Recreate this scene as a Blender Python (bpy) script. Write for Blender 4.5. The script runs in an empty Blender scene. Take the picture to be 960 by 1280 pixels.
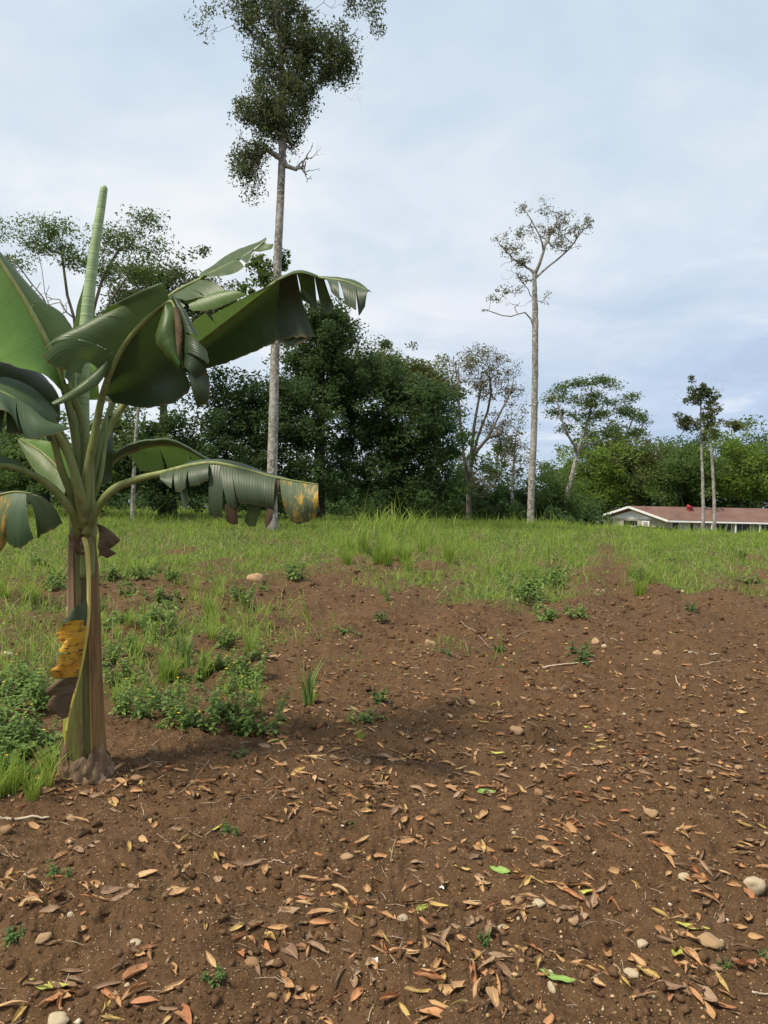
import bpy, math, random
import numpy as np
from mathutils import Vector, Matrix, Euler

# ------------------------------------------------------------------ camera, sky, sun
sc = bpy.context.scene
COL = sc.collection
R = math.radians
F = 900.0
CAMZ = 1.6
ROLL = R(1.2)
CR = (Matrix.Rotation(R(90), 3, 'X') @ Matrix.Rotation(ROLL, 3, 'Z'))
cam = bpy.data.cameras.new("camera")
cam.sensor_fit = 'VERTICAL'
cam.sensor_height = 36
cam.lens = 36 * F / 1280
cam.clip_start = 0.05
cam.clip_end = 5000
camo = bpy.data.objects.new("camera", cam)
camo.matrix_world = Matrix.Translation((0, 0, CAMZ)) @ CR.to_4x4()
COL.objects.link(camo)
sc.camera = camo
sc.view_settings.view_transform = 'Standard'
sc.view_settings.look = 'None'
sc.view_settings.gamma = 1
sc.view_settings.exposure = 0.5
sc.cycles.max_bounces = 6
sc.cycles.transmission_bounces = 3
sc.cycles.transparent_max_bounces = 4

SUN_EL, SUN_AZ = R(56), R(-125)     # azimuth from +Y (view direction), negative = left of the camera
sdir = Vector((math.sin(SUN_AZ) * math.cos(SUN_EL), math.cos(SUN_AZ) * math.cos(SUN_EL), math.sin(SUN_EL)))
sun = bpy.data.lights.new("sun", 'SUN')
sun.energy = 3.6
sun.angle = R(8)
sun.color = (1.0, 0.90, 0.74)
suno = bpy.data.objects.new("sun", sun)
suno.rotation_euler = sdir.to_track_quat('Z', 'Y').to_euler()
COL.objects.link(suno)

W = bpy.data.worlds.new("World")
sc.world = W
W.use_nodes = True
wt = W.node_tree
wt.nodes.clear()
def wn(t, **k):
    n = wt.nodes.new(t)
    for a, b in k.items(): setattr(n, a, b)
    return n
out = wn('ShaderNodeOutputWorld')
bg = wn('ShaderNodeBackground'); bg.inputs[1].default_value = 0.1
sky = wn('ShaderNodeTexSky', sky_type='NISHITA')
sky.sun_disc = False
sky.sun_elevation = SUN_EL
sky.sun_rotation = SUN_AZ
sky.air_density = 1.0; sky.dust_density = 1.5
tc = wn('ShaderNodeTexCoord')
sep = wn('ShaderNodeSeparateXYZ')
wt.links.new(tc.outputs['Generated'], sep.inputs[0])
def wmath(op, a, b=None, c=None, clamp=False):
    n = wn('ShaderNodeMath', operation=op); n.use_clamp = clamp
    for i, v in enumerate((a, b, c)):
        if v is None: continue
        if isinstance(v, (int, float)): n.inputs[i].default_value = v
        else: wt.links.new(v, n.inputs[i])
    return n.outputs[0]
zc = wmath('MAXIMUM', sep.outputs[2], 0.0)
den = wmath('ADD', zc, 0.16)
cx = wmath('DIVIDE', sep.outputs[0], den)
cy = wmath('DIVIDE', sep.outputs[1], den)
cmb = wn('ShaderNodeCombineXYZ')
wt.links.new(cx, cmb.inputs[0]); wt.links.new(cy, cmb.inputs[1]); cmb.inputs[2].default_value = 3.7
def wnoise(scale, detail, rough, vec, dist=0.0):
    n = wn('ShaderNodeTexNoise'); n.inputs['Scale'].default_value = scale
    n.inputs['Detail'].default_value = detail; n.inputs['Roughness'].default_value = rough
    n.inputs['Distortion'].default_value = dist
    wt.links.new(vec, n.inputs['Vector']); return n.outputs['Fac']
n1 = wnoise(0.75, 5, 0.50, cmb.outputs[0], 0.3)
n2 = wnoise(2.1, 6, 0.55, cmb.outputs[0], 0.4)
def wramp(fac, stops):
    r = wn('ShaderNodeValToRGB')
    el = r.color_ramp.elements
    while len(el) < len(stops): el.new(0.5)
    for e, (p, c) in zip(el, stops):
        e.position = p; e.color = (*c, 1)
    wt.links.new(fac, r.inputs[0]); return r.outputs[0]
def wmix(fac, a, b):
    m = wn('ShaderNodeMix', data_type='RGBA')
    if isinstance(fac, (int, float)): m.inputs[0].default_value = fac
    else: wt.links.new(fac, m.inputs[0])
    for s, v in ((6, a), (7, b)):
        if isinstance(v, tuple): m.inputs[s].default_value = (*v, 1)
        else: wt.links.new(v, m.inputs[s])
    return m.outputs[2]
nmix = wmath('ADD', wmath('MULTIPLY', n1, 0.70), wmath('MULTIPLY', n2, 0.30))
# thin overcast: pale cloud with blue-grey thinner stretches
cloudc = wramp(nmix, [(0.40, (4.3, 5.15, 6.1)), (0.49, (5.3, 5.95, 6.55)), (0.58, (6.7, 6.85, 7.0))])
# blue-grey lower deck of cloud towards the horizon, stronger to the right
side = wmath('MULTIPLY_ADD', sep.outputs[0], 1.3, 0.42, clamp=True)
low = wn('ShaderNodeMapRange'); low.clamp = True
low.inputs[1].default_value = 0.42; low.inputs[2].default_value = 0.12
low.inputs[3].default_value = 0.0; low.inputs[4].default_value = 1.0
low.interpolation_type = 'SMOOTHSTEP'
wt.links.new(sep.outputs[2], low.inputs[0])
lowf = wmath('MULTIPLY', low.outputs[0], side)
deck = wmix(lowf, cloudc, wramp(n2, [(0.40, (3.3, 4.2, 5.7)), (0.56, (4.0, 4.8, 6.2)), (0.70, (6.2, 6.6, 7.0))]))
final = wmix(0.94, sky.outputs[0], deck)
wt.links.new(final, bg.inputs[0])
wt.links.new(bg.outputs[0], out.inputs[0])

# ------------------------------------------------------------------ helpers
rng = np.random.default_rng(7)
random.seed(7)

def P(px, py, D):
    """a point seen at photo pixel (px,py), standing D metres away along Y"""
    d = CR @ Vector(((px - 480) / F, (640 - py) / F, -1))
    return Vector((0, 0, CAMZ)) + d * (D / d.y)

def sm(a, b, x):
    t = np.clip((x - a) / (b - a), 0, 1)
    return t * t * (3 - 2 * t)

def _hash(ix, iy, s):
    h = (ix.astype(np.int64) * 374761393 + iy.astype(np.int64) * 668265263 + s * 974711) & 0xffffffff
    h = ((h ^ (h >> 13)) * 1274126177) & 0xffffffff
    h = h ^ (h >> 16)
    return (h & 0xffff) / 32767.5 - 1.0

def vn(x, y, s=0):
    ix = np.floor(x); iy = np.floor(y)
    fx = x - ix; fy = y - iy
    fx = fx * fx * fx * (fx * (fx * 6 - 15) + 10); fy = fy * fy * fy * (fy * (fy * 6 - 15) + 10)
    a = _hash(ix, iy, s); b = _hash(ix + 1, iy, s); c = _hash(ix, iy + 1, s); d = _hash(ix + 1, iy + 1, s)
    return (a * (1 - fx) + b * fx) * (1 - fy) + (c * (1 - fx) + d * fx) * fy

def fbm(x, y, s=0, o=3, g=0.5):
    r = 0; a = 1.0; t = 0
    for i in range(o):
        r = r + a * vn(x * 2 ** i + i * 17.3, y * 2 ** i - i * 9.1, s + i); t += a; a *= g
    return r / t

RAZ = R(17)
def hbase(x, y):
    x = np.asarray(x, float); y = np.asarray(y, float)
    h = (0.82 + .22 * sm(2, -14, x)) * sm(14, 56, y) * (1 - .5 * sm(5, 22, x))
    h = h - 1.7 * sm(60, 80, y) * sm(2, 26, x)
    h = h + 0.10 * fbm(x / 4.0, y / 4.0, 3, 2) * sm(4, 10, y)
    u = x * math.cos(RAZ) - y * math.sin(RAZ)
    rid = np.cos(u / 1.45 * 2 * math.pi + 1.2 + 0.8 * vn(x / 3, y / 5, 8))
    h = h + 0.075 * rid * sm(6, 11, y) * (1 - sm(38, 50, y))
    h = h + 0.05 * fbm(x / 0.9, y / 0.9, 5, 2) * (1 - sm(25, 45, y))
    # low bank round the banana plant's foot
    h = h + 0.07 * np.exp(-((x + 1.9) ** 2 / 1.2 + (y - 4.6) ** 2 / 0.5))
    h = h + 0.10 * fbm(x / 0.55, y / 0.55, 6, 2) ** 2 * sm(3, 7, y) * (1 - sm(25, 45, y))
    h = h + 0.042 * fbm(x / 1.7 + 9, y / 0.42, 66, 3) * sm(3.5, 7, y) * (1 - sm(22, 36, y))
    # little heap with a dark hollow in front of it, on the right
    h = h + 0.16 * np.exp(-((x - 6.3) ** 2 / .6 + (y - 15.4) ** 2 / .5)) - 0.12 * np.exp(-((x - 6.0) ** 2 / .8 + (y - 14.4) ** 2 / .25))
    return h

def hfine(x, y):
    r = np.hypot(x, y)
    d = 0.050 * fbm(x / 0.30, y / 0.30, 11, 2) * (1 - sm(20, 40, r))
    d = d + 0.055 * (0.35 - np.abs(fbm(x / 0.42 + 3, y / 0.42, 61, 3))) * sm(3.5, 8, r) * (1 - sm(22, 36, r))
    b = np.abs(fbm(x / 0.13 + 0.3 * vn(x / .1, y / .1, 44), y / 0.13, 15, 2))
    d = d + (0.016 - 0.060 * b) * (1 - sm(14, 25, r)) * (0.55 + 0.6 * vn(x / .7, y / .7, 47))
    b2 = np.abs(vn(x / 0.045, y / 0.045, 21)); b3 = np.abs(vn(x / 0.021, y / 0.021, 25))
    d = d + (0.024 * (0.5 - b2) + 0.013 * (.5 - b3)) * (1 - sm(6, 12, r)) * (0.65 + 0.5 * vn(x / .4, y / .4, 31))
    return d

def H(x, y):
    return float(hbase(np.array([x]), np.array([y]))[0] + hfine(np.array([x]), np.array([y]))[0])

def HV(x, y):
    return hbase(x, y) + hfine(x, y)

def G(px, py):
    """the ground point seen at photo pixel"""
    d = CR @ Vector(((px - 480) / F, (640 - py) / F, -1))
    t = 1.0; o = Vector((0, 0, CAMZ))
    for i in range(4000):
        p = o + d * t
        dz = p.z - float(hbase(np.array([p.x]), np.array([p.y]))[0])
        if dz < 0.004: break
        t += max(0.004, dz * 0.5)
        if t > 90: break
    return Vector((p.x, p.y, H(p.x, p.y)))

def GV(px, py):
    """vectorised ground hit"""
    px = np.asarray(px, float); py = np.asarray(py, float)
    dx = (px - 480) / F; dz = (640 - py) / F
    M = np.array(CR)
    D = M @ np.stack([dx, dz, -np.ones_like(dx)])
    t = np.full_like(dx, 1.0)
    for i in range(60):
        X = D[0] * t; Y = D[1] * t; Z = CAMZ + D[2] * t
        g = Z - hbase(X, Y)
        t = t + np.clip(g / np.maximum(0.02, -D[2] + 0.02) * 0.7, -3, 8)
        t = np.clip(t, 0.5, 90)
    return D[0] * t, D[1] * t

def green(x, y):
    """ground cover density 0..1"""
    x = np.asarray(x, float); y = np.asarray(y, float)
    edge = 21.5 + 0 * x
    edge = np.where(x < -1, 21.5 - 7.0 * sm(.6, 4.0, -x), edge)     # comes nearer on the left
    edge = edge + 4.5 * sm(10, 16, x)*0
    n = fbm(x / 2.2, y / 3.4, 60, 3) * 1.6
    u = x * math.cos(RAZ) - y * math.sin(RAZ)
    # rows of weeds along the old furrows
    row = np.exp(-((u - (-1.5)) / 1.5) ** 2) + np.exp(-((u - 1.65) / 0.5) ** 2)
    m = sm(-5.5, 8.5, y - edge + 7 * n + 8 * row)
    # bare streaks deeper into the field
    bare = sm(0.25, 0.6, fbm(x / 1.1 + 5, y / 2.6, 71, 2)) * (1 - sm(30, 44, y))
    path = np.exp(-((u - 0.15) / 0.75) ** 2) * (1 - sm(30, 46, y))
    m = m * (1 - 0.75 * bare) * (1 - 0.85 * path)
    m = np.maximum(m, .75 * np.exp(-((x + 2.9) / 1.5) ** 2 - ((y - 9.2) / 2.6) ** 2) * sm(-.5, .3, fbm(x / .7, y / .7, 77, 2)))
    return np.clip(m, 0, 1)

def mk(name, V, Fc, mat=None, parent=None, uv=None, smooth=True, mats=None, midx=None, attrs=None):
    V = np.asarray(V, np.float32)
    me = bpy.data.meshes.new(name)
    if isinstance(Fc, np.ndarray): Fc = [Fc]
    Fc = [np.asarray(f, np.int32) for f in Fc if len(f)]
    nl = sum(f.size for f in Fc); nf = sum(len(f) for f in Fc)
    me.vertices.add(len(V)); me.vertices.foreach_set('co', V.ravel())
    me.loops.add(nl); me.loops.foreach_set('vertex_index', np.concatenate([f.ravel() for f in Fc]))
    me.polygons.add(nf)
    tot = np.concatenate([np.full(len(f), f.shape[1], np.int32) for f in Fc])
    st = np.concatenate([[0], np.cumsum(tot)[:-1]]).astype(np.int32)
    me.polygons.foreach_set('loop_start', st)
    me.polygons.foreach_set('loop_total', tot)
    me.polygons.foreach_set('use_smooth', np.full(nf, smooth))
    if midx is not None: me.polygons.foreach_set('material_index', np.asarray(midx, np.int32))
    if uv is not None:
        ul = me.uv_layers.new(name='UVMap')
        uv = np.asarray(uv, np.float32)
        ul.data.foreach_set('uv', uv[np.concatenate([f.ravel() for f in Fc])].ravel())
    if attrs:
        for k, a in attrs.items():
            at = me.attributes.new(k, 'FLOAT', 'POINT'); at.data.foreach_set('value', np.asarray(a, np.float32))
    me.update(calc_edges=True); me.validate()
    for m in (mats or ([mat] if mat else [])): me.materials.append(m)
    o = bpy.data.objects.new(name, me)
    COL.objects.link(o)
    if parent is not None: o.parent = parent
    return o

def tag(o, label=None, cat=None, group=None, kind=None):
    if label: o['label'] = label
    if cat: o['category'] = cat
    if group: o['group'] = group
    if kind: o['kind'] = kind
    return o

def empty(name, loc=(0, 0, 0), rz=0, sc_=1.0):
    o = bpy.data.objects.new(name, None)
    o.location = loc; o.rotation_euler = (0, 0, rz); o.scale = (sc_,) * 3
    o.empty_display_size = 0.1
    COL.objects.link(o)
    return o

class MB:
    def __init__(s): s.V = []; s.Q = []; s.T = []; s.n = 0; s.U = []; s.qm = []; s.tm = []
    def add(s, V, Q=None, T=None, uv=None, m=0):
        V = np.asarray(V, float).reshape(-1, 3)
        if Q is not None and len(Q): s.Q.append(np.asarray(Q) + s.n); s.qm += [m] * len(Q)
        if T is not None and len(T): s.T.append(np.asarray(T) + s.n); s.tm += [m] * len(T)
        s.V.append(V); s.U.append(np.zeros((len(V), 2)) if uv is None else np.asarray(uv, float).reshape(-1, 2))
        s.n += len(V)
    def box(s, c, d, m=0, rz=0.0, M=None):
        v = np.array([[x, y, z] for x in (-.5, .5) for y in (-.5, .5) for z in (-.5, .5)]) * np.array(d)
        if rz:
            ca, sa = math.cos(rz), math.sin(rz)
            v = np.stack([v[:, 0] * ca - v[:, 1] * sa, v[:, 0] * sa + v[:, 1] * ca, v[:, 2]], 1)
        v = v + np.array(c)
        s.add(v, [[0, 1, 3, 2], [4, 6, 7, 5], [0, 4, 5, 1], [2, 3, 7, 6], [0, 2, 6, 4], [1, 5, 7, 3]], m=m)
    def build(s, name, mat=None, parent=None, smooth=True, mats=None, uv=True):
        F_ = []
        if s.Q: F_.append(np.concatenate(s.Q))
        if s.T: F_.append(np.concatenate(s.T))
        return mk(name, np.concatenate(s.V), F_, mat, parent, np.concatenate(s.U) if uv else None, smooth, mats, (s.qm + s.tm) if mats else None)

def spline(pts, n):
    """catmull-rom through pts -> n samples"""
    p = np.array([tuple(q) for q in pts], float)
    if len(p) == 2: return p[0] + (p[1] - p[0]) * np.linspace(0, 1, n)[:, None]
    seg = np.linalg.norm(np.diff(p, axis=0), axis=1) ** 0.5
    seg = np.maximum(seg, 1e-6)
    k = np.concatenate([[0], np.cumsum(seg)])
    u = np.linspace(0, k[-1], n)
    e0 = 2 * p[0] - p[1]; e1 = 2 * p[-1] - p[-2]
    pe = np.vstack([e0, p, e1]); ke = np.concatenate([[-seg[0]], k, [k[-1] + seg[-1]]])
    m = (pe[2:] - pe[:-2]) / (ke[2:] - ke[:-2])[:, None]
    i = np.clip(np.searchsorted(k, u, side='right') - 1, 0, len(p) - 2)
    h = (k[i + 1] - k[i])[:, None]; t = ((u - k[i])[:, None]) / h
    return ((2 * t ** 3 - 3 * t ** 2 + 1) * p[i] + (t ** 3 - 2 * t ** 2 + t) * h * m[i]
            + (-2 * t ** 3 + 3 * t ** 2) * p[i + 1] + (t ** 3 - t ** 2) * h * m[i + 1])

def tube(mb, path, rad, ns=8, cap=True, m=0, squash=1.0, a0=0, a1=2 * math.pi, uvs=1.0):
    p = np.asarray(path, float); n = len(p)
    rad = np.broadcast_to(np.asarray(rad, float), (n,)) if np.ndim(rad) else np.full(n, rad)
    T = np.gradient(p, axis=0); T /= np.maximum(np.linalg.norm(T, axis=1), 1e-9)[:, None]
    ref = np.array([0, 1.0, 0]) if abs(T[:, 1]).mean() < 0.8 else np.array([0, 0, 1.0])
    S = np.cross(T, ref); S /= np.maximum(np.linalg.norm(S, axis=1), 1e-9)[:, None]
    N = np.cross(S, T)
    closed = abs(a1 - a0 - 2 * math.pi) < 1e-6
    a = np.linspace(a0, a1, ns + 1)
    V = p[:, None] + rad[:, None, None] * (np.cos(a)[None, :, None] * S[:, None] + squash * np.sin(a)[None, :, None] * N[:, None])
    i = np.arange(n - 1)[:, None] * (ns + 1); j = np.arange(ns)[None]
    q = np.stack([i + j, i + j + 1, i + j + ns + 2, i + j + ns + 1], -1).reshape(-1, 4)
    L = np.concatenate([[0], np.cumsum(np.linalg.norm(np.diff(p, axis=0), axis=1))])
    uv = np.stack(np.broadcast_arrays(L[:, None] * uvs, (a / 6.2832)[None]), -1)
    tr = []
    V = V.reshape(-1, 3); uv = uv.reshape(-1, 2)
    if cap and closed:
        c = len(V)
        V = np.vstack([V, p[0], p[-1]]); uv = np.vstack([uv, [0, 0], [L[-1], 0]])
        for jj in range(ns):
            tr.append([c, jj + 1, jj]); b = (n - 1) * (ns + 1); tr.append([c + 1, b + jj, b + jj + 1])
    mb.add(V, q, tr, uv, m)

# ------------------------------------------------------------------ materials
def newmat(name):
    m = bpy.data.materials.new(name); m.use_nodes = True
    nt = m.node_tree; nt.nodes.clear()
    return m, nt
class NT:
    def __init__(s, name):
        s.m, s.t = newmat(name)
        s.out = s.t.nodes.new('ShaderNodeOutputMaterial')
    def n(s, t, ins=None, **k):
        n = s.t.nodes.new(t)
        for a, b in k.items(): setattr(n, a, b)
        for a, b in (ins or {}).items(): s.put(n.inputs[a], b)
        return n
    def put(s, sock, v):
        if isinstance(v, (int, float)): sock.default_value = v
        elif isinstance(v, tuple): sock.default_value = (*v, 1) if len(v) == 3 and sock.type == 'RGBA' else v
        else: s.t.links.new(v, sock)
    def noise(s, scale, detail=4, rough=0.55, vec=None, dist=0.0, col=False):
        n = s.n('ShaderNodeTexNoise', {'Scale': scale, 'Detail': detail, 'Roughness': rough, 'Distortion': dist})
        if vec is not None: s.t.links.new(vec, n.inputs['Vector'])
        return n.outputs['Color' if col else 'Fac']
    def ramp(s, fac, stops, interp='LINEAR'):
        r = s.n('ShaderNodeValToRGB'); r.color_ramp.interpolation = interp
        el = r.color_ramp.elements
        while len(el) < len(stops): el.new(0.5)
        for e, (p, c) in zip(el, stops):
            e.position = p; e.color = (*c, 1) if isinstance(c, tuple) else (c, c, c, 1)
        s.t.links.new(fac, r.inputs[0]); return r.outputs[0]
    def mix(s, fac, a, b, mode='MIX'):
        m = s.n('ShaderNodeMix', data_type='RGBA', blend_type=mode)
        s.put(m.inputs[0], fac); s.put(m.inputs[6], a); s.put(m.inputs[7], b); return m.outputs[2]
    def math(s, op, a, b=0.0, c=None, clamp=False):
        m = s.n('ShaderNodeMath', operation=op); m.use_clamp = clamp
        s.put(m.inputs[0], a); s.put(m.inputs[1], b)
        if c is not None: s.put(m.inputs[2], c)
        return m.outputs[0]
    def obj(s): return s.n('ShaderNodeTexCoord').outputs['Object']
    def uv(s): return s.n('ShaderNodeTexCoord').outputs['UV']
    def mapv(s, vec, scale): return s.n('ShaderNodeMapping', {'Vector': vec, 'Scale': scale}).outputs[0]
    def bump(s, h, strength=0.5, dist=0.01, nrm=None):
        b = s.n('ShaderNodeBump', {'Strength': strength, 'Distance': dist, 'Height': h})
        if nrm is not None: s.t.links.new(nrm, b.inputs['Normal'])
        return b.outputs[0]
    def bsdf(s, col, rough=0.8, nrm=None, spec=0.3, trans=None, tcol=None):
        p = s.n('ShaderNodeBsdfPrincipled', {'Base Color': col, 'Roughness': rough, 'Specular IOR Level': spec})
        if nrm is not None: s.t.links.new(nrm, p.inputs['Normal'])
        o = p.outputs[0]
        if trans:
            t = s.n('ShaderNodeBsdfTranslucent', {'Color': tcol if tcol is not None else col})
            mx = s.n('ShaderNodeMixShader', {0: trans}); s.t.links.new(o, mx.inputs[1]); s.t.links.new(t.outputs[0], mx.inputs[2]); o = mx.outputs[0]
        s.t.links.new(o, s.out.inputs[0])
        return s.m

M = {}
def leafmat(name, dark, mid, light, scale=0.5, trans=0.25, rough=0.6, spec=0.25):
    t = NT(name)
    o = t.obj()
    rnd = t.n('ShaderNodeNewGeometry').outputs['Random Per Island']
    a = t.noise(scale, 3, 0.6, o)
    f = t.math('ADD', t.math('MULTIPLY', a, 0.75), t.math('MULTIPLY', rnd, 0.35))
    c = t.ramp(f, [(0.30, dark), (0.55, mid), (0.82, light)])
    M[name] = t.bsdf(c, rough, None, spec, trans, t.mix(0.5, c, tuple(min(1, v * 1.6) for v in light)))
leafmat('leaf_dark', (0.022, 0.046, 0.016), (0.046, 0.086, 0.026), (0.092, 0.150, 0.042), trans=.42)
leafmat('leaf_green', (0.036, 0.072, 0.020), (0.078, 0.132, 0.034), (0.140, 0.205, 0.050), trans=.42)
leafmat('leaf_bright', (0.045, 0.090, 0.014), (0.115, 0.185, 0.028), (0.220, 0.300, 0.050), 0.35, .42)
leafmat('leaf_olive', (0.045, 0.060, 0.018), (0.100, 0.118, 0.034), (0.175, 0.195, 0.060), 0.5, .42)
leafmat('leaf_brown', (0.060, 0.060, 0.030), (0.125, 0.118, 0.060), (0.195, 0.185, 0.095), 0.6, trans=.35)
leafmat('leaf_epiphyte', (0.026, 0.038, 0.014), (0.060, 0.080, 0.028), (0.120, 0.145, 0.055), 1.2, trans=.42)
leafmat('weed_leaf', (0.055, 0.105, 0.022), (0.125, 0.205, 0.045), (0.230, 0.320, 0.085), 3.0, 0.3, 0.5)
leafmat('weed_dark', (0.040, 0.085, 0.024), (0.090, 0.160, 0.042), (0.165, 0.245, 0.070), 3.0, 0.3, 0.5)
leafmat('grass', (0.085, 0.150, 0.020), (0.190, 0.290, 0.038), (0.350, 0.430, 0.090), 0.9, 0.45, 0.55)
leafmat('straw', (0.12, 0.09, 0.05), (0.24, 0.19, 0.11), (0.38, 0.32, 0.20), 2.0, 0.1, 0.8)

def barkmat(name, c0, c1, c2, sc_=3.0, blotch=None):
    t = NT(name); o = t.obj()
    v = t.mapv(o, (1, 1, 0.35))
    n = t.noise(sc_, 5, 0.65, v)
    c = t.ramp(n, [(0.32, c0), (0.5, c1), (0.68, c2)])
    if blotch:
        b = t.noise(sc_ * 2.6, 4, 0.7, o, 0.6)
        c = t.mix(t.ramp(b, [(0.50, 0.0), (0.58, 1.0)]), c, blotch)
    M[name] = t.bsdf(c, 0.9, t.bump(t.noise(sc_ * 7, 4, 0.7, v), 0.6, 0.03), 0.15)
barkmat('bark_pale', (0.10, 0.088, 0.070), (0.22, 0.20, 0.17), (0.38, 0.36, 0.32), 2.2, (0.42, 0.41, 0.38))
barkmat('bark_grey', (0.06, 0.052, 0.042), (0.14, 0.125, 0.10), (0.24, 0.22, 0.19), 2.0)
barkmat('bark_dark', (0.025, 0.020, 0.015), (0.05, 0.042, 0.032), (0.09, 0.078, 0.06), 2.0)

# soil
t = NT('soil')
o = t.obj()
big = t.noise(0.9, 4, 0.6, o); mid = t.noise(9, 5, 0.6, o); fin = t.noise(70, 4, 0.65, o); vf = t.noise(240, 2, 0.6, o)
c = t.ramp(mid, [(0.28, (0.044, 0.023, 0.0105)), (0.5, (0.084, 0.0455, 0.0205)), (0.74, (0.142, 0.082, 0.040))])
c = t.mix(t.ramp(big, [(0.35, 0.0), (0.7, 0.5)]), c, (0.120, 0.071, 0.032))
c = t.mix(t.ramp(fin, [(0.40, 0.0), (0.72, 0.65)]), c, (0.165, 0.100, 0.060))
vor = t.n('ShaderNodeTexVoronoi', {'Vector': o, 'Scale': 75.0, 'Randomness': 1.0})
sel = t.n('ShaderNodeTexWhiteNoise', {'Vector': vor.outputs['Position']}, noise_dimensions='3D').outputs['Value']
spk = t.math('MULTIPLY', t.math('LESS_THAN', vor.outputs['Distance'], 0.20), t.math('GREATER_THAN', sel, 0.72))
c = t.mix(t.math('MULTIPLY', spk, 0.85), c, (0.46, 0.34, 0.20))
att = t.n('ShaderNodeAttribute', attribute_name='cover').outputs['Fac']
gn = t.noise(2.2, 5, 0.7, o)
gc = t.ramp(t.noise(14, 4, 0.7, o), [(0.3, (0.080, 0.062, 0.030)), (0.5, (0.105, 0.125, 0.038)), (0.7, (0.16, 0.19, 0.06))])
c = t.mix(t.math('MULTIPLY', t.math('MULTIPLY', att, t.ramp(gn, [(0.3, 0.5), (0.55, 1.0)])), 0.92), c, gc)
hgt = t.math('ADD', t.math('MULTIPLY', fin, 0.6), t.math('ADD', t.math('MULTIPLY', vf, 0.25), t.math('MULTIPLY', t.noise(28, 4, 0.7, o), 0.9)))
M['soil'] = t.bsdf(c, 0.95, t.bump(hgt, 1.0, 0.020), 0.12)

t = NT('clod'); o = t.obj()
rnd = t.n('ShaderNodeNewGeometry').outputs['Random Per Island']
c = t.ramp(rnd, [(0.0, (0.055, 0.030, 0.015)), (0.6, (0.095, 0.053, 0.027)), (0.93, (0.145, 0.085, 0.045)), (1.0, (0.26, 0.16, 0.085))])
c = t.mix(t.ramp(t.noise(120, 3, 0.7, o), [(0.45, 0.0), (0.7, 0.6)]), c, (0.165, 0.100, 0.060))
M['clod'] = t.bsdf(c, 0.95, t.bump(t.noise(160, 3, 0.7, o), 0.7, 0.004), 0.1)

t = NT('pebble'); o = t.obj()
rnd = t.n('ShaderNodeNewGeometry').outputs['Random Per Island']
c = t.ramp(rnd, [(0.0, (0.34, 0.19, 0.085)), (0.35, (0.46, 0.31, 0.16)), (0.7, (0.56, 0.43, 0.26)), (1.0, (0.64, 0.56, 0.42))])
c = t.mix(t.ramp(t.noise(50, 4, 0.7, o), [(0.42, 0.0), (0.7, 0.75)]), c, (0.20, 0.11, 0.055))
M['pebble'] = t.bsdf(c, 0.85, t.bump(t.noise(90, 3, 0.6, o), 0.4, 0.003), 0.2)

def stonemat(name, c0, c1, dirt):
    t = NT(name); o = t.obj()
    c = t.ramp(t.noise(22, 5, 0.7, o), [(0.35, c0), (0.62, c1)])
    c = t.mix(t.ramp(t.noise(38, 5, 0.75, o), [(0.44, 0.0), (0.62, 0.85)]), c, dirt)
    M[name] = t.bsdf(c, 0.85, t.bump(t.noise(70, 4, 0.6, o), 0.5, 0.004), 0.2)
stonemat('stone_white', (0.42, 0.35, 0.22), (0.60, 0.52, 0.37), (0.24, 0.145, 0.08))
stonemat('stone_tan', (0.30, 0.19, 0.10), (0.50, 0.36, 0.20), (0.17, 0.09, 0.05))
stonemat('stone_brown', (0.24, 0.14, 0.07), (0.38, 0.24, 0.13), (0.13, 0.068, 0.034))

def drymat(name, c0, c1, c2, back, spots=(0.09, 0.045, 0.02)):
    t = NT(name); uv = t.uv(); o = t.obj()
    oi = t.n('ShaderNodeObjectInfo').outputs['Random']
    isl = t.n('ShaderNodeNewGeometry').outputs['Random Per Island']
    r = t.math('FRACT', t.math('ADD', oi, isl))
    c = t.ramp(r, [(0.0, c0), (0.5, c1), (1.0, c2)])
    n = t.noise(28, 4, 0.65, o)
    c = t.mix(t.ramp(n, [(0.45, 0.0), (0.72, 0.7)]), c, spots)
    sx = t.n('ShaderNodeSeparateXYZ', {'Vector': uv})
    # pale mid vein and slanted side veins
    d = t.math('ABSOLUTE', t.math('SUBTRACT', sx.outputs[1], 0.5))
    ve = t.math('LESS_THAN', d, 0.035)
    c = t.mix(t.math('MULTIPLY', ve, 0.45), c, tuple(min(1, x * 1.5) for x in c2))
    w = t.math('SINE', t.math('MULTIPLY', t.math('SUBTRACT', sx.outputs[0], t.math('MULTIPLY', d, 0.5)), 95.0))
    bf = t.n('ShaderNodeNewGeometry').outputs['Backfacing']
    c = t.mix(t.math('MULTIPLY', bf, 0.6), c, back)
    M[name] = t.bsdf(c, 0.6, t.bump(w, 0.25, 0.0015), 0.3, 0.12, c)
drymat('dry_tan', (0.34, 0.18, 0.08), (0.44, 0.255, 0.115), (0.54, 0.36, 0.18), (0.38, 0.21, 0.11), (0.22, 0.11, 0.055))
drymat('dry_orange', (0.34, 0.135, 0.060), (0.43, 0.195, 0.090), (0.50, 0.26, 0.125), (0.38, 0.19, 0.09), (0.20, 0.09, 0.04))
drymat('dry_brown', (0.17, 0.10, 0.058), (0.27, 0.17, 0.10), (0.38, 0.26, 0.16), (0.13, 0.08, 0.045))
drymat('dry_yellow', (0.42, 0.28, 0.09), (0.50, 0.36, 0.12), (0.55, 0.40, 0.16), (0.40, 0.28, 0.12))
drymat('fresh_green', (0.20, 0.34, 0.075), (0.24, 0.38, 0.09), (0.30, 0.42, 0.10), (0.26, 0.36, 0.12), (0.14, 0.24, 0.06))
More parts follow.
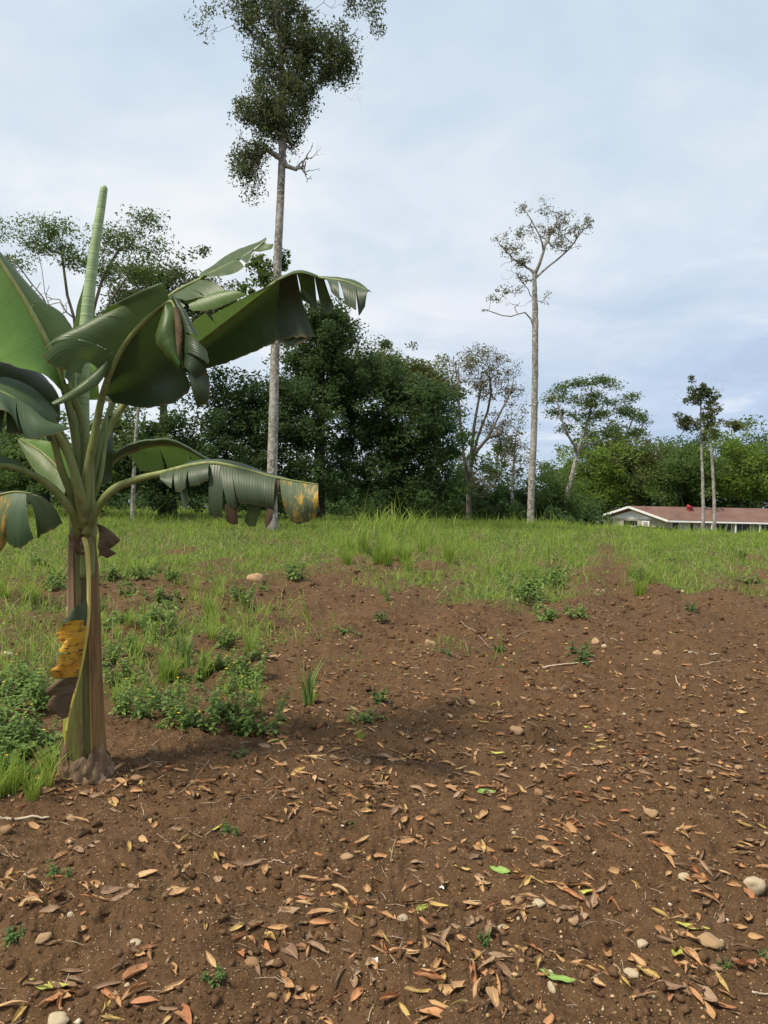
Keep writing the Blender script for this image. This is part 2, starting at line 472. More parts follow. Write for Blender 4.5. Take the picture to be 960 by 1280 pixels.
drymat('fresh_lime', (0.40, 0.44, 0.08), (0.46, 0.47, 0.10), (0.50, 0.46, 0.12), (0.42, 0.42, 0.14), (0.28, 0.26, 0.06))

def simple(name, c, rough=0.6, spec=0.3, var=0.15, sc_=6, bump=0.0):
    t = NT(name); o = t.obj()
    n = t.noise(sc_, 4, 0.6, o)
    cc = t.ramp(n, [(0.3, tuple(v * (1 - var) for v in c)), (0.7, tuple(min(1, v * (1 + var)) for v in c))])
    M[name] = t.bsdf(cc, rough, t.bump(n, bump, 0.02) if bump else None, spec)
simple('twig', (0.26, 0.19, 0.125), 0.85, 0.1, 0.5, 20, 0.3)
simple('twig_pale', (0.44, 0.36, 0.26), 0.85, 0.1, 0.35, 20, 0.3)
simple('flower', (0.62, 0.42, 0.02), 0.6, 0.2, 0.2)
simple('house_wall', (0.40, 0.37, 0.31), 0.9, 0.1, 0.08, 0.8)
simple('white_paint', (0.74, 0.74, 0.72), 0.6, 0.3, 0.06, 2)
simple('glass_dark', (0.020, 0.024, 0.026), 0.12, 0.5, 0.2)
simple('curtain', (0.46, 0.50, 0.48), 0.8, 0.1, 0.15, 2)
simple('red_metal', (0.30, 0.022, 0.030), 0.5, 0.4, 0.2)
simple('grey_metal', (0.33, 0.33, 0.33), 0.5, 0.4, 0.1)
simple('paper', (0.62, 0.62, 0.60), 0.7, 0.2, 0.1, 40)
t = NT('roof_sheet'); o = t.obj()
c = t.ramp(t.noise(0.5, 5, 0.7, t.mapv(o, (1, 1, 3))), [(0.3, (0.120, 0.068, 0.056)), (0.55, (0.175, 0.105, 0.088)), (0.8, (0.22, 0.145, 0.125))])
M['roof_sheet'] = t.bsdf(c, 0.75, None, 0.2)

# banana blade: x of uv = metres along the rib, y = 0 at rib .. 1 at the edge
def bladematerial(name, top, top2, under, under2, yellow=0.0, black=0.0, rough=0.42, trans=0.36, tc=(0.14, 0.26, 0.03)):
    t = NT(name); uv = t.uv(); o = t.obj()
    sx = t.n('ShaderNodeSeparateXYZ', {'Vector': uv})
    U, V_ = sx.outputs[0], sx.outputs[1]
    str_ = t.noise(1.0, 2, 0.5, t.mapv(uv, (150, 1.5, 1)))
    str2 = t.noise(1.0, 2, 0.5, t.mapv(uv, (36, 0.8, 1)))
    lo = t.noise(4, 4, 0.6, o)
    top_ = t.mix(t.ramp(str_, [(0.35, 0.0), (0.65, 1.0)]), top, top2)
    und_ = t.mix(t.ramp(lo, [(0.35, 0.0), (0.65, 1.0)]), under, under2)
    und_ = t.mix(t.math('MULTIPLY', str_, 0.35), und_, tuple(v * 1.5 for v in under2))
    bf = t.n('ShaderNodeNewGeometry').outputs['Backfacing']
    c = t.mix(bf, top_, und_)
    eg = t.math('ADD', V_, t.math('MULTIPLY', t.math('SUBTRACT', t.noise(1.0, 4, .7, t.mapv(uv, (26, 3, 1))), .5), .16))
    c = t.mix(t.ramp(eg, [(.965, 0.0), (.995, .85)]), c, (0.15, 0.095, 0.035))
    wv = t.math('SINE', t.math('MULTIPLY', U, 420.0))
    if yellow:
        yn = t.math('ADD', t.math('MULTIPLY', t.noise(14, 5, 0.75, t.mapv(uv, (1.3, 0.12, 1)), 0.3), .75), t.math('MULTIPLY', t.noise(60, 4, .7, t.mapv(uv, (1, .15, 1))), .25))
        c = t.mix(t.ramp(yn, [(1 - yellow - 0.03, 0.0), (1 - yellow + 0.10, 1.0)]), c, t.mix(t.ramp(lo, [(.35, 0.0), (.65, 1.0)]), (0.40, 0.17, 0.012), (0.60, 0.36, 0.03)))
    if black:
        bn = t.math('ADD', t.math('MULTIPLY', t.noise(1.0, 5, 0.75, t.mapv(uv, (70, 2.6, 1)), 0.8), .6), t.math('MULTIPLY', t.noise(9, 4, .7, t.mapv(uv, (1.5, .25, 1))), .4))
        c = t.mix(t.ramp(bn, [(1 - black - 0.02, 0.0), (1 - black + 0.03, 0.95)]), c, (0.035, 0.016, 0.008))
    n = t.bump(t.math('ADD', t.math('MULTIPLY', wv, 0.20), t.math('ADD', t.math('MULTIPLY', str_, 0.7), str2)), 0.28, 0.004)
    M[name] = t.bsdf(c, rough, n, 0.42, trans, t.mix(0.35, c, tc))
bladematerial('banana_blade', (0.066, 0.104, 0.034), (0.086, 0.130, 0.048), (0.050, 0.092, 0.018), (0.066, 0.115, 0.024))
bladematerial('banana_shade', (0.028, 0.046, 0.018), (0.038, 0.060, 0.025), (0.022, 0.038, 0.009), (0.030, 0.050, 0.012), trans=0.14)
bladematerial('banana_grey', (0.046, 0.066, 0.033), (0.060, 0.084, 0.043), (0.040, 0.075, 0.030), (0.05, 0.09, 0.036), rough=0.5, trans=0.12)
bladematerial('banana_young', (0.100, 0.165, 0.040), (0.130, 0.200, 0.058), (0.10, 0.20, 0.035), (0.13, 0.24, 0.045), trans=0.35, tc=(0.2, 0.36, 0.04))
bladematerial('banana_sick', (0.075, 0.105, 0.05), (0.09, 0.12, 0.06), (0.06, 0.09, 0.03), (0.08, 0.11, 0.04), 0.47, 0.40, 0.6, 0.1)
bladematerial('banana_dying', (0.18, 0.20, 0.10), (0.22, 0.24, 0.13), (0.15, 0.16, 0.07), (0.2, 0.2, 0.09), 0.66, 0.455, 0.7, 0.1)
bladematerial('banana_dead', (0.060, 0.040, 0.020), (0.13, 0.088, 0.045), (0.055, 0.036, 0.018), (0.10, 0.065, 0.034), 0.0, 0.35, 0.8, 0.05)

def stemmat(name, c0, c1, c2, brown=0.0, sc_=3.0, rough=0.5, streak=(1, 1, 0.12)):
    t = NT(name); o = t.obj()
    v = t.mapv(o, streak)
    c = t.ramp(t.noise(sc_ * 6, 5, 0.65, v), [(0.3, c0), (0.5, c1), (0.72, c2)])
    if brown:
        c = t.mix(t.ramp(t.noise(sc_ * 2.2, 5, 0.7, t.mapv(o, (1, 1, 0.35)), 0.5), [(1 - brown - 0.08, 0.0), (1 - brown + 0.06, 0.9)]), c, (0.085, 0.045, 0.026))
    M[name] = t.bsdf(c, rough, t.bump(t.noise(sc_ * 16, 4, 0.7, v), 0.5, 0.006), 0.35)
stemmat('petiole', (0.135, 0.165, 0.045), (0.185, 0.215, 0.066), (0.26, 0.28, 0.11), 0.36, 3)
stemmat('rib', (0.16, 0.21, 0.06), (0.21, 0.26, 0.08), (0.26, 0.31, 0.12), 0)
stemmat('stem_green', (0.050, 0.060, 0.014), (0.095, 0.105, 0.024), (0.17, 0.17, 0.045), 0.46, 3)
stemmat('stem_lime', (0.17, 0.19, 0.025), (0.27, 0.28, 0.045), (0.34, 0.33, 0.08), 0.36, 4)
stemmat('sheath_dry', (0.055, 0.034, 0.018), (0.13, 0.085, 0.046), (0.25, 0.17, 0.10), 0, 3.5, 0.8)
stemmat('sheath_red', (0.085, 0.046, 0.016), (0.17, 0.098, 0.032), (0.26, 0.165, 0.06), 0.3, 3.5, 0.65)
stemmat('husk', (0.075, 0.046, 0.026), (0.17, 0.110, 0.062), (0.30, 0.21, 0.13), 0.35, 3.5, 0.85)
stemmat('rib_yellow', (0.42, 0.34, 0.06), (0.55, 0.46, 0.12), (0.62, 0.55, 0.22), 0.0, 5)
t = NT('spear'); o = t.obj()
zz = t.n('ShaderNodeSeparateXYZ', {'Vector': o}).outputs[2]
c = t.ramp(t.noise(1.0, 2, 0.5, t.mapv(o, (2, 2, 55))), [(0.35, (0.20, 0.30, 0.135)), (0.5, (0.27, 0.37, 0.18)), (0.65, (0.34, 0.43, 0.23))])
M['spear'] = t.bsdf(c, 0.5, t.bump(t.math('SINE', t.math('MULTIPLY', zz, 330)), 0.12, 0.002), 0.35)

# ------------------------------------------------------------------ ground: one sheet, finer where it is near
az = np.concatenate([np.linspace(-180, -36, 40)[:-1], np.linspace(-35, 35, 600)[:-1], np.linspace(36, 180, 40)[:-1]])
az = np.radians(az)
rr = [0.9]
while rr[-1] < 11: rr.append(rr[-1] * 1.0066)
while rr[-1] < 90: rr.append(rr[-1] * 1.016)
while rr[-1] < 1800: rr.append(rr[-1] * 1.15)
rr = np.array(rr)
na, nr = len(az), len(rr)
X = rr[:, None] * np.sin(az)[None]; Y = rr[:, None] * np.cos(az)[None]
Z = hbase(X, Y) + hfine(X, Y)
V = np.stack([X, Y, Z], -1).reshape(-1, 3)
V = np.vstack([V, [0, 0, 0.0]])
i = np.arange(nr - 1)[:, None] * na; j = np.arange(na)[None]; j2 = (j + 1) % na
Q = np.stack([i + j, i + na + j, i + na + j2, i + j2], -1).reshape(-1, 4)
c0 = nr * na
T3 = np.stack([np.full(na, c0), np.arange(na), (np.arange(na) + 1) % na], -1)
cov = np.append(green(X, Y).ravel(), 0)
g = mk('ground', V, [Q[:, ::-1], T3[:, ::-1]], M['soil'], attrs={'cover': cov})
# make sure it faces up
if g.data.polygons[1000].normal.z < 0: g.data.flip_normals()
tag(g, kind='structure')

# ------------------------------------------------------------------ clods and pebbles (loose crumbs nobody could count)
ph = (1 + 5 ** .5) / 2
ICO = np.array([(-1, ph, 0), (1, ph, 0), (-1, -ph, 0), (1, -ph, 0), (0, -1, ph), (0, 1, ph), (0, -1, -ph), (0, 1, -ph), (ph, 0, -1), (ph, 0, 1), (-ph, 0, -1), (-ph, 0, 1)]) / math.sqrt(1 + ph * ph)
ICF = np.array([(0, 11, 5), (0, 5, 1), (0, 1, 7), (0, 7, 10), (0, 10, 11), (1, 5, 9), (5, 11, 4), (11, 10, 2), (10, 7, 6), (7, 1, 8), (3, 9, 4), (3, 4, 2), (3, 2, 6), (3, 6, 8), (3, 8, 9), (4, 9, 5), (2, 4, 11), (6, 2, 10), (8, 6, 7), (9, 8, 1)])

def scatter_polar(n, r0, r1, half=36, power=1.0):
    """points in front of the camera, density falling with distance"""
    u = rng.random(n)
    r = (r0 ** power + u * (r1 ** power - r0 ** power)) ** (1 / power) if power else r0 * (r1 / r0) ** u
    a = np.radians(rng.uniform(-half, half, n))
    return r * np.sin(a), r * np.cos(a), r

OCT = np.array([(1, 0, 0), (-1, 0, 0), (0, 1, 0), (0, -1, 0), (0, 0, 1), (0, 0, -1.)]); OCF = np.array([(0, 2, 4), (2, 1, 4), (1, 3, 4), (3, 0, 4), (2, 0, 5), (1, 2, 5), (3, 1, 5), (0, 3, 5)])
def lumps(name, x, y, s, mat, flat=0.7, sink=0.25, shade=True, base=(ICO, ICF)):
    n = len(x); ICO, ICF = base; nv_ = len(ICO)
    V = ICO[None] * (1 + 0.34 * rng.standard_normal((n, nv_, 1)))
    sc3 = s[:, None, None] * np.stack([rng.uniform(.7, 1.3, n), rng.uniform(.7, 1.3, n), np.full(n, flat)], -1)[:, None]
    a = rng.uniform(0, 6.28, n); ca, sa = np.cos(a)[:, None], np.sin(a)[:, None]
    V = V * sc3
    V = np.stack([V[..., 0] * ca - V[..., 1] * sa, V[..., 0] * sa + V[..., 1] * ca, V[..., 2]], -1)
    z = HV(x, y) + s * flat * (1 - 2 * sink) * 0.8
    V = V + np.stack([x, y, z], -1)[:, None]
    Fc = ICF[None] + (np.arange(n) * nv_)[:, None, None]
    return mk(name, V.reshape(-1, 3), Fc.reshape(-1, 3), mat, smooth=shade)
x, y, r = scatter_polar(36000, 1.9, 20, 34, 0.3)
s = 0.0032 + 0.0030 * rng.pareto(2.3, len(x)); s = np.minimum(s, 0.019) * (0.8 + r / 9)
keep = rng.random(len(x)) < 0.35 + 0.65 * sm(-0.3, 0.4, fbm(x / .5, y / .5, 91, 2))
nr_ = keep & ((s > .009) & (r < 7)); fr_ = keep & ~nr_
tag(lumps('soil_clods', x[nr_], y[nr_], s[nr_], M['clod'], 0.75), 'small rounded brown clods lying loose on the near soil', 'soil', kind='stuff')
tag(lumps('soil_crumbs', x[fr_], y[fr_], s[fr_] * 1.15, M['clod'], 0.75, base=(OCT, OCF)), 'loose brown soil crumbs strewn over the tilled ground', 'soil', kind='stuff')
x, y, r = scatter_polar(15000, 1.9, 18, 34, 0.35)
s = (0.0016 + 0.0013 * rng.pareto(2.4, len(x))); s = np.minimum(s, 0.010) * (0.8 + r / 7)
tag(lumps('gravel', x, y, s, M['pebble'], 0.65, base=(OCT, OCF)), 'tiny pale gravel grains mixed in the bare soil', 'gravel', kind='stuff')

# individual stones -------------------------------------------------
def stone_mesh(name, mat, seed, flat=0.62, sub=3):
    rs = np.random.default_rng(seed)
    import bmesh
    bm = bmesh.new(); bmesh.ops.create_icosphere(bm, subdivisions=sub, radius=1)
    co = np.array([v.co[:] for v in bm.verts])
    k = rs.normal(size=(12, 3)); k /= np.linalg.norm(k, axis=1)[:, None]
    d = np.ones(len(co))
    for q in k: d = np.minimum(d, rs.uniform(.58, .80) / np.maximum(co @ q, .05))
    d += 0.07 * vn(co[:, 0] * 2.3 + seed, co[:, 1] * 2.3 + co[:, 2] * 1.7, seed) + 0.045 * vn(co[:, 0] * 6 + seed, co[:, 1] * 6 + co[:, 2] * 5, seed + 1)
    co = co * d[:, None] * np.array([1.15, 0.85, flat])
    for v, c in zip(bm.verts, co): v.co = c
    me = bpy.data.meshes.new(name); bm.to_mesh(me); bm.free()
    for p in me.polygons: p.use_smooth = True
    me.materials.append(mat)
    return me
STM = {k: [stone_mesh('stone', M[k], 10 * a + 3 * b, 0.55 + 0.12 * b) for b in range(4)] for a, k in enumerate(['stone_white', 'stone_tan', 'stone_brown'])}
STS = {k: [stone_mesh('stone', M[k], 90 + 10 * a + 3 * b, 0.55 + 0.12 * b, 2) for b in range(4)] for a, k in enumerate(['stone_white', 'stone_tan', 'stone_brown'])}
def stone(px, py, rpx, kind, label, group=None):
    p = G(px, py); D = p.y
    s = rpx * D / F * .92
    me = random.choice(STM[kind] if rpx > 6.5 else STS[kind])
    o = bpy.data.objects.new('stone', me); COL.objects.link(o)
    o.location = (p.x, p.y, p.z + s * 0.16); o.scale = (s, s, s)
    o.rotation_euler = (random.uniform(-.25, .25), random.uniform(-.25, .25), random.uniform(0, 6.28))
    tag(o, label, 'stone', group)
stones = [
 (940, 1105, 17, 'stone_white', 'large pale stone at the right edge of the soil, beside thin straw'),
 (888, 1191, 17, 'stone_tan', 'smooth tan stone, largest of those near the bottom right corner'),
 (803, 1174, 10, 'stone_white', 'round cream stone just above and left of the large tan stone'),
 (789, 1218, 9, 'stone_white', 'small angular white stone below the round cream one, bottom right'),
 (72, 1268, 17, 'stone_white', 'large cream-white stone in the bottom left corner among dead leaves'),
 (170, 1176, 10, 'stone_white', 'oval cream stone on bare soil in the lower left'),
 (54, 1181, 11, 'stone_tan', 'flat ochre stone near the left edge, lower left soil'),
 (315, 1197, 11, 'stone_brown', 'brown smooth stone alone on soil low and left of centre'),
 (434, 1076, 9, 'stone_tan', 'squarish tan stone beside a heap of curled leaves left of centre'),
 (645, 917, 9, 'stone_tan', 'ochre stone on soil right of centre, midway down the tilled ground'),
 (745, 804, 8, 'stone_tan', 'upright tan stone beside the long fallen stick'),
 (822, 821, 8, 'stone_tan', 'tan stone to the right of the long fallen stick'),
 (320, 724, 12, 'stone_tan', 'large tan stone in the weeds behind the banana plant'),
 (8, 820, 11, 'stone_white', 'white stone at the left edge behind the broad-leaved weeds'),
 (538, 807, 9, 'stone_tan', 'yellowish stone in the middle of the tilled ground'),
 (341, 822, 7, 'stone_tan', 'small tan stone just right of the flowering weed patch'),
 (591, 879, 8, 'stone_tan', 'rounded tan stone near the centre with a leaf against it'),
 (855, 1098, 9, 'stone_white', 'whitish stone among leaves at the lower right'),
 (650, 1128, 8, 'stone_brown', 'brown stone beside a mound of leaves at the lower centre'),
 (627, 1154, 9, 'stone_white', 'grey-white stone left of the central leaf heap'),
 (503, 1155, 8, 'stone_white', 'pale stone left of the upright lime leaf'),
 (673, 1135, 10, 'stone_white', 'pale wide stone just above the central leaf heap'),
 (717, 1155, 7, 'stone_tan', 'small cream stone right of the central leaf heap'),
 (814, 1022, 9, 'stone_tan', 'tan stone beside rolled leaves in the right middle soil'),
 (674, 994, 9, 'stone_brown', 'reddish brown stone beside a leaf heap in the middle'),
 (888, 1240, 8, 'stone_brown', 'rusty red stone near the lower right corner'),
 (690, 1244, 8, 'stone_white', 'pale pebble-like stone below the long green leaf'),
 (675, 1260, 8, 'stone_tan', 'tan stone at the bottom edge right of centre'),
 (237, 936, 0, '', ''),
 (172, 971, 10, 'stone_brown', 'brown stone lying just right of the banana plant base'),
 (88, 1018, 8, 'stone_tan', 'tan stone in the soil below the banana plant'),
 (8, 1040, 9, 'stone_brown', 'brown stone at the left edge below the grass clump'),
 (40, 1094, 8, 'stone_brown', 'small brown stone near the left edge beside a green seedling'),
 (804, 947, 7, 'stone_white', 'small cream stone at the right, above the middle leaf heaps'),
 (923, 961, 7, 'stone_tan', 'tan stone at the far right of the middle soil'),
 (868, 912, 7, 'stone_tan', 'small tan stone lying right of a forked stick'),
]
for st in stones:
    if st[2]: stone(*st)
rs = random.Random(3)
for k in range(130):
    px = rs.uniform(-20, 980); py = 690 + 590 * rs.random() ** 0.8
    if px < 330 and 740 < py < 930: continue
    p = G(px, py)
    rpx = rs.uniform(2.2, 5.0)
    kd = rs.choice(['stone_white', 'stone_tan', 'stone_tan', 'stone_brown'])
    stone(px, py, rpx, kd, {'stone_white': 'small whitish stone lying loose on the tilled brown soil', 'stone_tan': 'small tan stone lying loose on the tilled brown soil',
          'stone_brown': 'small brown stone lying loose on the tilled brown soil'}[kd], {'stone_white': 'small whitish stones on the soil', 'stone_tan': 'small tan stones on the soil', 'stone_brown': 'small brown stones on the soil'}[kd])

# ------------------------------------------------------------------ fallen leaves
def leaf_geo(L, Wd, curl, bend, twist, nu=12, nv=6, seed=0):
    """leaf lying along x; curl = how far the two sides roll up (radians at the edge)"""
    rs = np.random.default_rng(seed)
    u = np.linspace(0, 1, nu); v = np.linspace(-1, 1, nv)
    w = Wd * np.sin(np.pi * u ** 0.85) ** 0.75 * (1 - 0.25 * u) + 0.0006
    cu = curl * (0.7 + 0.6 * vn(u * 2.3 + seed, u * 0 + 0.5, seed))
    th = cu[:, None] * v[None]
    asym = 1 + 0.35 * rs.standard_normal()
    th = np.where(v[None] > 0, th * asym, th)
    r = np.where(np.abs(cu) < 1e-3, 1e3, w / np.maximum(np.abs(cu), 1e-3))[:, None]
    yy = r * np.sin(th); zz = r * (1 - np.cos(th)) * np.sign(curl)
    xx = (u[:, None] - 0.5) * L + 0 * th
    zz = zz + bend * L * ((u - 0.5) ** 2 * 4)[:, None] + 0.004 * vn(u[:, None] * 5 + seed, v[None] * 2, seed + 4)
    a = twist * (u - 0.5)[:, None]
    y2 = yy * np.cos(a) - zz * np.sin(a); z2 = yy * np.sin(a) + zz * np.cos(a)
    y2 = y2 + 0.12 * L * rs.standard_normal() * ((u - 0.5) ** 2)[:, None]
    V = np.stack([xx, y2, z2], -1).reshape(-1, 3)
    V[:, 2] -= V[:, 2].min()
    i = np.arange(nu - 1)[:, None] * nv; j = np.arange(nv - 1)[None]
    Q = np.stack([i + j, i + nv + j, i + nv + j + 1, i + j + 1], -1).reshape(-1, 4)
    U = np.stack(np.broadcast_arrays(u[:, None], (v[None] + 1) / 2), -1).reshape(-1, 2)
    # short stalk
    return V, Q, U
def leaf_mesh(name, mat, **k):
    V, Q, U = leaf_geo(**k)
    o = mk(name, V, Q, mat, uv=U); me = o.data; bpy.data.objects.remove(o); return me
LM = {}
LM['rolled'] = [(leaf_mesh('fallen_leaf', M[m], L=rs.uniform(.085, .13), Wd=rs.uniform(.020, .028), curl=rs.uniform(2.7, 4.2), bend=rs.uniform(-.04, .10), twist=rs.uniform(-.9, .9), nu=14, nv=9, seed=q), m) for q, m in enumerate(['dry_tan', 'dry_tan', 'dry_orange', 'dry_tan', 'dry_brown', 'dry_yellow', 'dry_tan', 'dry_tan'])]
LM['folded'] = [(leaf_mesh('fallen_leaf', M[m], L=rs.uniform(.085, .12), Wd=rs.uniform(.021, .028), curl=rs.uniform(1.5, 2.5), bend=rs.uniform(-.08, .12), twist=rs.uniform(-.9, .9), nu=14, nv=9, seed=20 + q), m) for q, m in enumerate(['dry_tan', 'dry_orange', 'dry_brown', 'dry_tan', 'dry_yellow', 'dry_orange'])]
LM['open'] = [(leaf_mesh('fallen_leaf', M[m], L=rs.uniform(.09, .12), Wd=rs.uniform(.024, .032), curl=rs.uniform(.3, .8), bend=rs.uniform(-.05, .10), twist=rs.uniform(-.6, .6), nu=14, nv=9, seed=40 + q), m) for q, m in enumerate(['dry_brown', 'dry_tan', 'dry_brown', 'dry_brown'])]
LEAFTXT = {'rolled': ('curled dry leaf rolled up tight on the brown soil', 'rolled dry leaves on the soil'),
           'folded': ('folded dry leaf lying half open on the brown soil', 'folded dry leaves on the soil'),
           'open': ('flat dry leaf spread open on the brown soil', 'flat dry leaves on the soil')}
def place_leaf(me, x, y, rz, s=1.0, label=None, group=None, tilt=0.25, lift=0.0):
    o = bpy.data.objects.new('fallen_leaf', me); COL.objects.link(o)
    o.location = (x, y, H(x, y) + 0.002 + lift); o.scale = (s, s, s)
    o.rotation_euler = (rs.uniform(-tilt, tilt) * 1.4, rs.uniform(-tilt, tilt), rz)
    return tag(o, label, 'leaf', group)
special = [
 (626, 1091, 'fresh_green', .105, .026, 0.5, -0.6, 'fresh green leaf lying on soil right of the lime leaf, low centre'),
 (725, 1109, 'fresh_lime', .115, .020, 0.9, -0.2, 'narrow lime-green leaf on soil right of the fresh green leaf'),
 (525, 1147, 'fresh_lime', .130, .034, 0.4, 1.35, 'broad lime leaf standing almost upright in line with the view, low centre'),
 (62, 1226, 'fresh_lime', .150, .034, 0.7, -0.12, 'large yellow-green leaf in the bottom left corner'),
 (697, 1233, 'fresh_green', .135, .024, 0.7, -0.55, 'long green leaf near the bottom edge right of centre'),
 (845, 1196, 'fresh_lime', .080, .028, 1.0, 1.1, 'small folded lime leaf left of the large tan stone'),
 (578, 1092, 'dry_yellow', .085, .020, 1.1, -0.6, 'yellow folded leaf left of the fresh green leaf'),
 (836, 1064, 'fresh_lime', .100, .018, 1.3, -0.1, 'thin yellow-green leaf among rolled leaves at the right'),
 (866, 1172, 'fresh_lime', .120, .030, 1.2, -0.4, 'crumpled lime-yellow leaf above the large tan stone'),
 (843, 958, 'fresh_lime', .085, .030, 0.4, 1.2, 'dull green upright leaf at the right of the middle soil'),
 (730, 910, 'fresh_lime', .085, .024, 0.3, 0.0, 'small round lime leaf on the right middle soil'),
 (621, 946, 'fresh_lime', .100, .014, 1.0, 0.0, 'thin lime sliver of leaf right of centre in the middle soil'),
 (607, 990, 'fresh_green', .110, .022, 0.8, -0.1, 'dull green leaf upper part of the lower centre soil'),
 (270, 1033, 'fresh_lime', .090, .016, 1.0, 1.1, 'narrow pale green leaf beside a seedling, left of centre'),
 (350, 930, 'fresh_green', .120, .026, 0.9, 0.7, 'pale green torn leaf on dark soil right of the banana plant'),
]
for q, (px, py, m, L, wd, curl, rz, lab) in enumerate(special):
    p = G(px, py)
    me = leaf_mesh('fallen_leaf', M[m], L=L, Wd=wd, curl=curl, bend=.08, twist=.3, nu=16, nv=9, seed=70 + q)
    o = place_leaf(me, p.x, p.y, rz, 1.0, lab, tilt=0.12)
    if 'upright' in lab: o.rotation_euler = (0.9, 0.2, rz * 0.25 + 0.9)
clusters = [(400, 1000, 50, 18, 20), (330, 960, 0, 0, 0), (560, 1020, 60, 25, 20), (540, 1070, 40, 18, 9), (700, 1050, 70, 25, 30), (860, 1080, 55, 25, 20), (660, 1130, 40, 40, 24),
            (830, 1210, 60, 30, 20), (640, 1250, 90, 24, 17), (380, 1250, 60, 25, 11), (110, 1240, 60, 25, 10), (230, 1100, 60, 30, 14), (90, 1120, 60, 30, 12),
            (420, 1085, 40, 25, 9), (450, 1180, 30, 30, 9), (700, 960, 120, 25, 26), (870, 900, 80, 30, 22), (560, 920, 90, 25, 24), (620, 860, 120, 25, 24), (800, 980, 110, 20, 18),
            (400, 950, 60, 20, 16), (900, 1020, 50, 25, 8), (760, 1160, 60, 30, 8), (540, 1230, 40, 30, 8), (850, 870, 60, 14, 10), (640, 830, 150, 18, 20), (930, 1150, 40, 60, 6)]
pts = []
for cx_, cy_, sx_, sy_, n_ in clusters:
    for k in range(n_):
        pts.append((rs.gauss(cx_, sx_), rs.gauss(cy_, sy_)))
for k in range(80): pts.append((rs.uniform(-20, 980), rs.uniform(990, 1290)))
pts = [p for p in pts if p[1] > 800 and not (p[0] < 330 and p[1] < 960) and -40 < p[0] < 1000]
pts.sort(key=lambda q: -q[1])
n_ind = 284
for k, (px, py) in enumerate(pts[:n_ind]):
    kind = rs.choices(['rolled', 'folded', 'open'], [.62, .30, .08])[0]
    me, m = rs.choice(LM[kind])
    p = G(px, py)
    place_leaf(me, p.x, p.y, rs.gauss(-0.3, 1.1), rs.choice([rs.uniform(.35, .65), rs.uniform(.6, 1.1), rs.uniform(.6, .9)]), LEAFTXT[kind][0], LEAFTXT[kind][1])
# the rest, farther off and smaller in view: joined
rest = pts[n_ind:]
for k in range(4300):
    px = rs.uniform(-40, 1000); py = 1290 - 560 * rs.random() ** 0.75
    if px < 330 and py < 950: continue
    d = float(vn(np.array([px / 55.0]), np.array([py / 22.0]), 5)[0])
    if rs.random() > 0.30 + 0.75 * max(0, d) + (0.55 if py < 1000 else -0.22): continue
    rest.append((px, py))
mbs = {m: MB() for m in ('dry_tan', 'dry_orange', 'dry_brown', 'dry_yellow')}
qx = np.array([q[0] for q in rest]); qy = np.array([q[1] for q in rest])
gx, gy = GV(qx, qy); gz = HV(gx, gy)
for k in range(len(rest)):
    m = rs.choices(list(mbs), [.48, .09, .35, .08])[0]
    V, Q, U = leaf_geo(rs.choice([rs.uniform(.03, .06), rs.uniform(.06, .13), rs.uniform(.07, .13)]), rs.uniform(.014, .024), rs.uniform(1.2, 3.8), rs.uniform(-.05, .12), rs.uniform(-.9, .9), 7, 5, 100 + k)
    a = rs.gauss(-0.2, 1.1); b = rs.uniform(-.35, .35)
    Rm = np.array(Euler((b, rs.uniform(-.3, .3), a)).to_matrix())
    mbs[m].add(V @ Rm.T + np.array([gx[k], gy[k], gz[k] + .002]), Q, None, U)
for m, mb in mbs.items():
    tag(mb.build('leaf_litter', M[m]), {'dry_tan': 'scattered tan bits of dry leaf strewn over the tilled ground', 'dry_orange': 'scattered orange bits of dry leaf strewn over the tilled ground',
        'dry_brown': 'scattered dark brown bits of dry leaf strewn over the tilled ground', 'dry_yellow': 'scattered yellowish bits of dry leaf strewn over the tilled ground'}[m], 'leaf litter', kind='stuff')

# sticks and straw
def stick(pts_, r, mat, label, name='stick'):
    P3 = []
    for px, py in pts_:
        p = G(px, py); P3.append((p.x, p.y, p.z + r * 1.2))
    pa = spline(P3, 16); pa[:, 2] = np.maximum(pa[:, 2], HV(pa[:, 0], pa[:, 1]) + r * .5)
    pa += rng.normal(0, r * .25, pa.shape)
    mb = MB(); tube(mb, pa - pa[0], np.linspace(r, r * .55, 16), 7)
    o = mb.build(name, M[mat]); o.location = pa[0]
    return tag(o, label, 'stick')
stick([(672, 834), (700, 833), (742, 830)], .009, 'twig_pale', 'long straight pale stick lying across the soil right of centre')
stick([(862, 819), (885, 820), (900, 818)], .012, 'twig_pale', 'short thick pale stick lying flat at the right of the middle soil')
stick([(875, 832), (900, 831), (918, 828)], .006, 'twig_pale', 'thin pale stick just below the short thick one at the right')
stick([(-10, 1024), (20, 1021), (62, 1018)], .010, 'twig_pale', 'pale stick at the left edge below the grass clump')
stick([(262, 952), (232, 985), (200, 1000)], .003, 'twig', 'thin dark twig right of the banana plant base')
stick([(136, 952), (150, 965), (164, 975)], .003, 'twig_pale', 'thin pale fibre trailing from the banana base')
stick([(334, 1078), (355, 1082), (372, 1087)], .0025, 'twig_pale', 'short pale straw on bare soil left of centre')
stick([(838, 846), (843, 852), (850, 864)], .006, 'twig_pale', 'short upright broken stick at the right of the middle soil')
stick([(500, 1042), (492, 1058), (488, 1078)], .002, 'twig_pale', 'fine pale stalk lying near the middle of the lower soil')
stick([(940, 1247), (955, 1245), (975, 1240)], .004, 'twig_pale', 'pale straw at the bottom right edge')
stick([(-5, 1046), (0, 1060), (18, 1075)], .003, 'twig', 'thin twig at the left edge of the lower soil')
stick([(576, 780), (600, 800), (612, 812)], .008, 'twig', 'dark crooked stick in the middle distance of the bare ground')
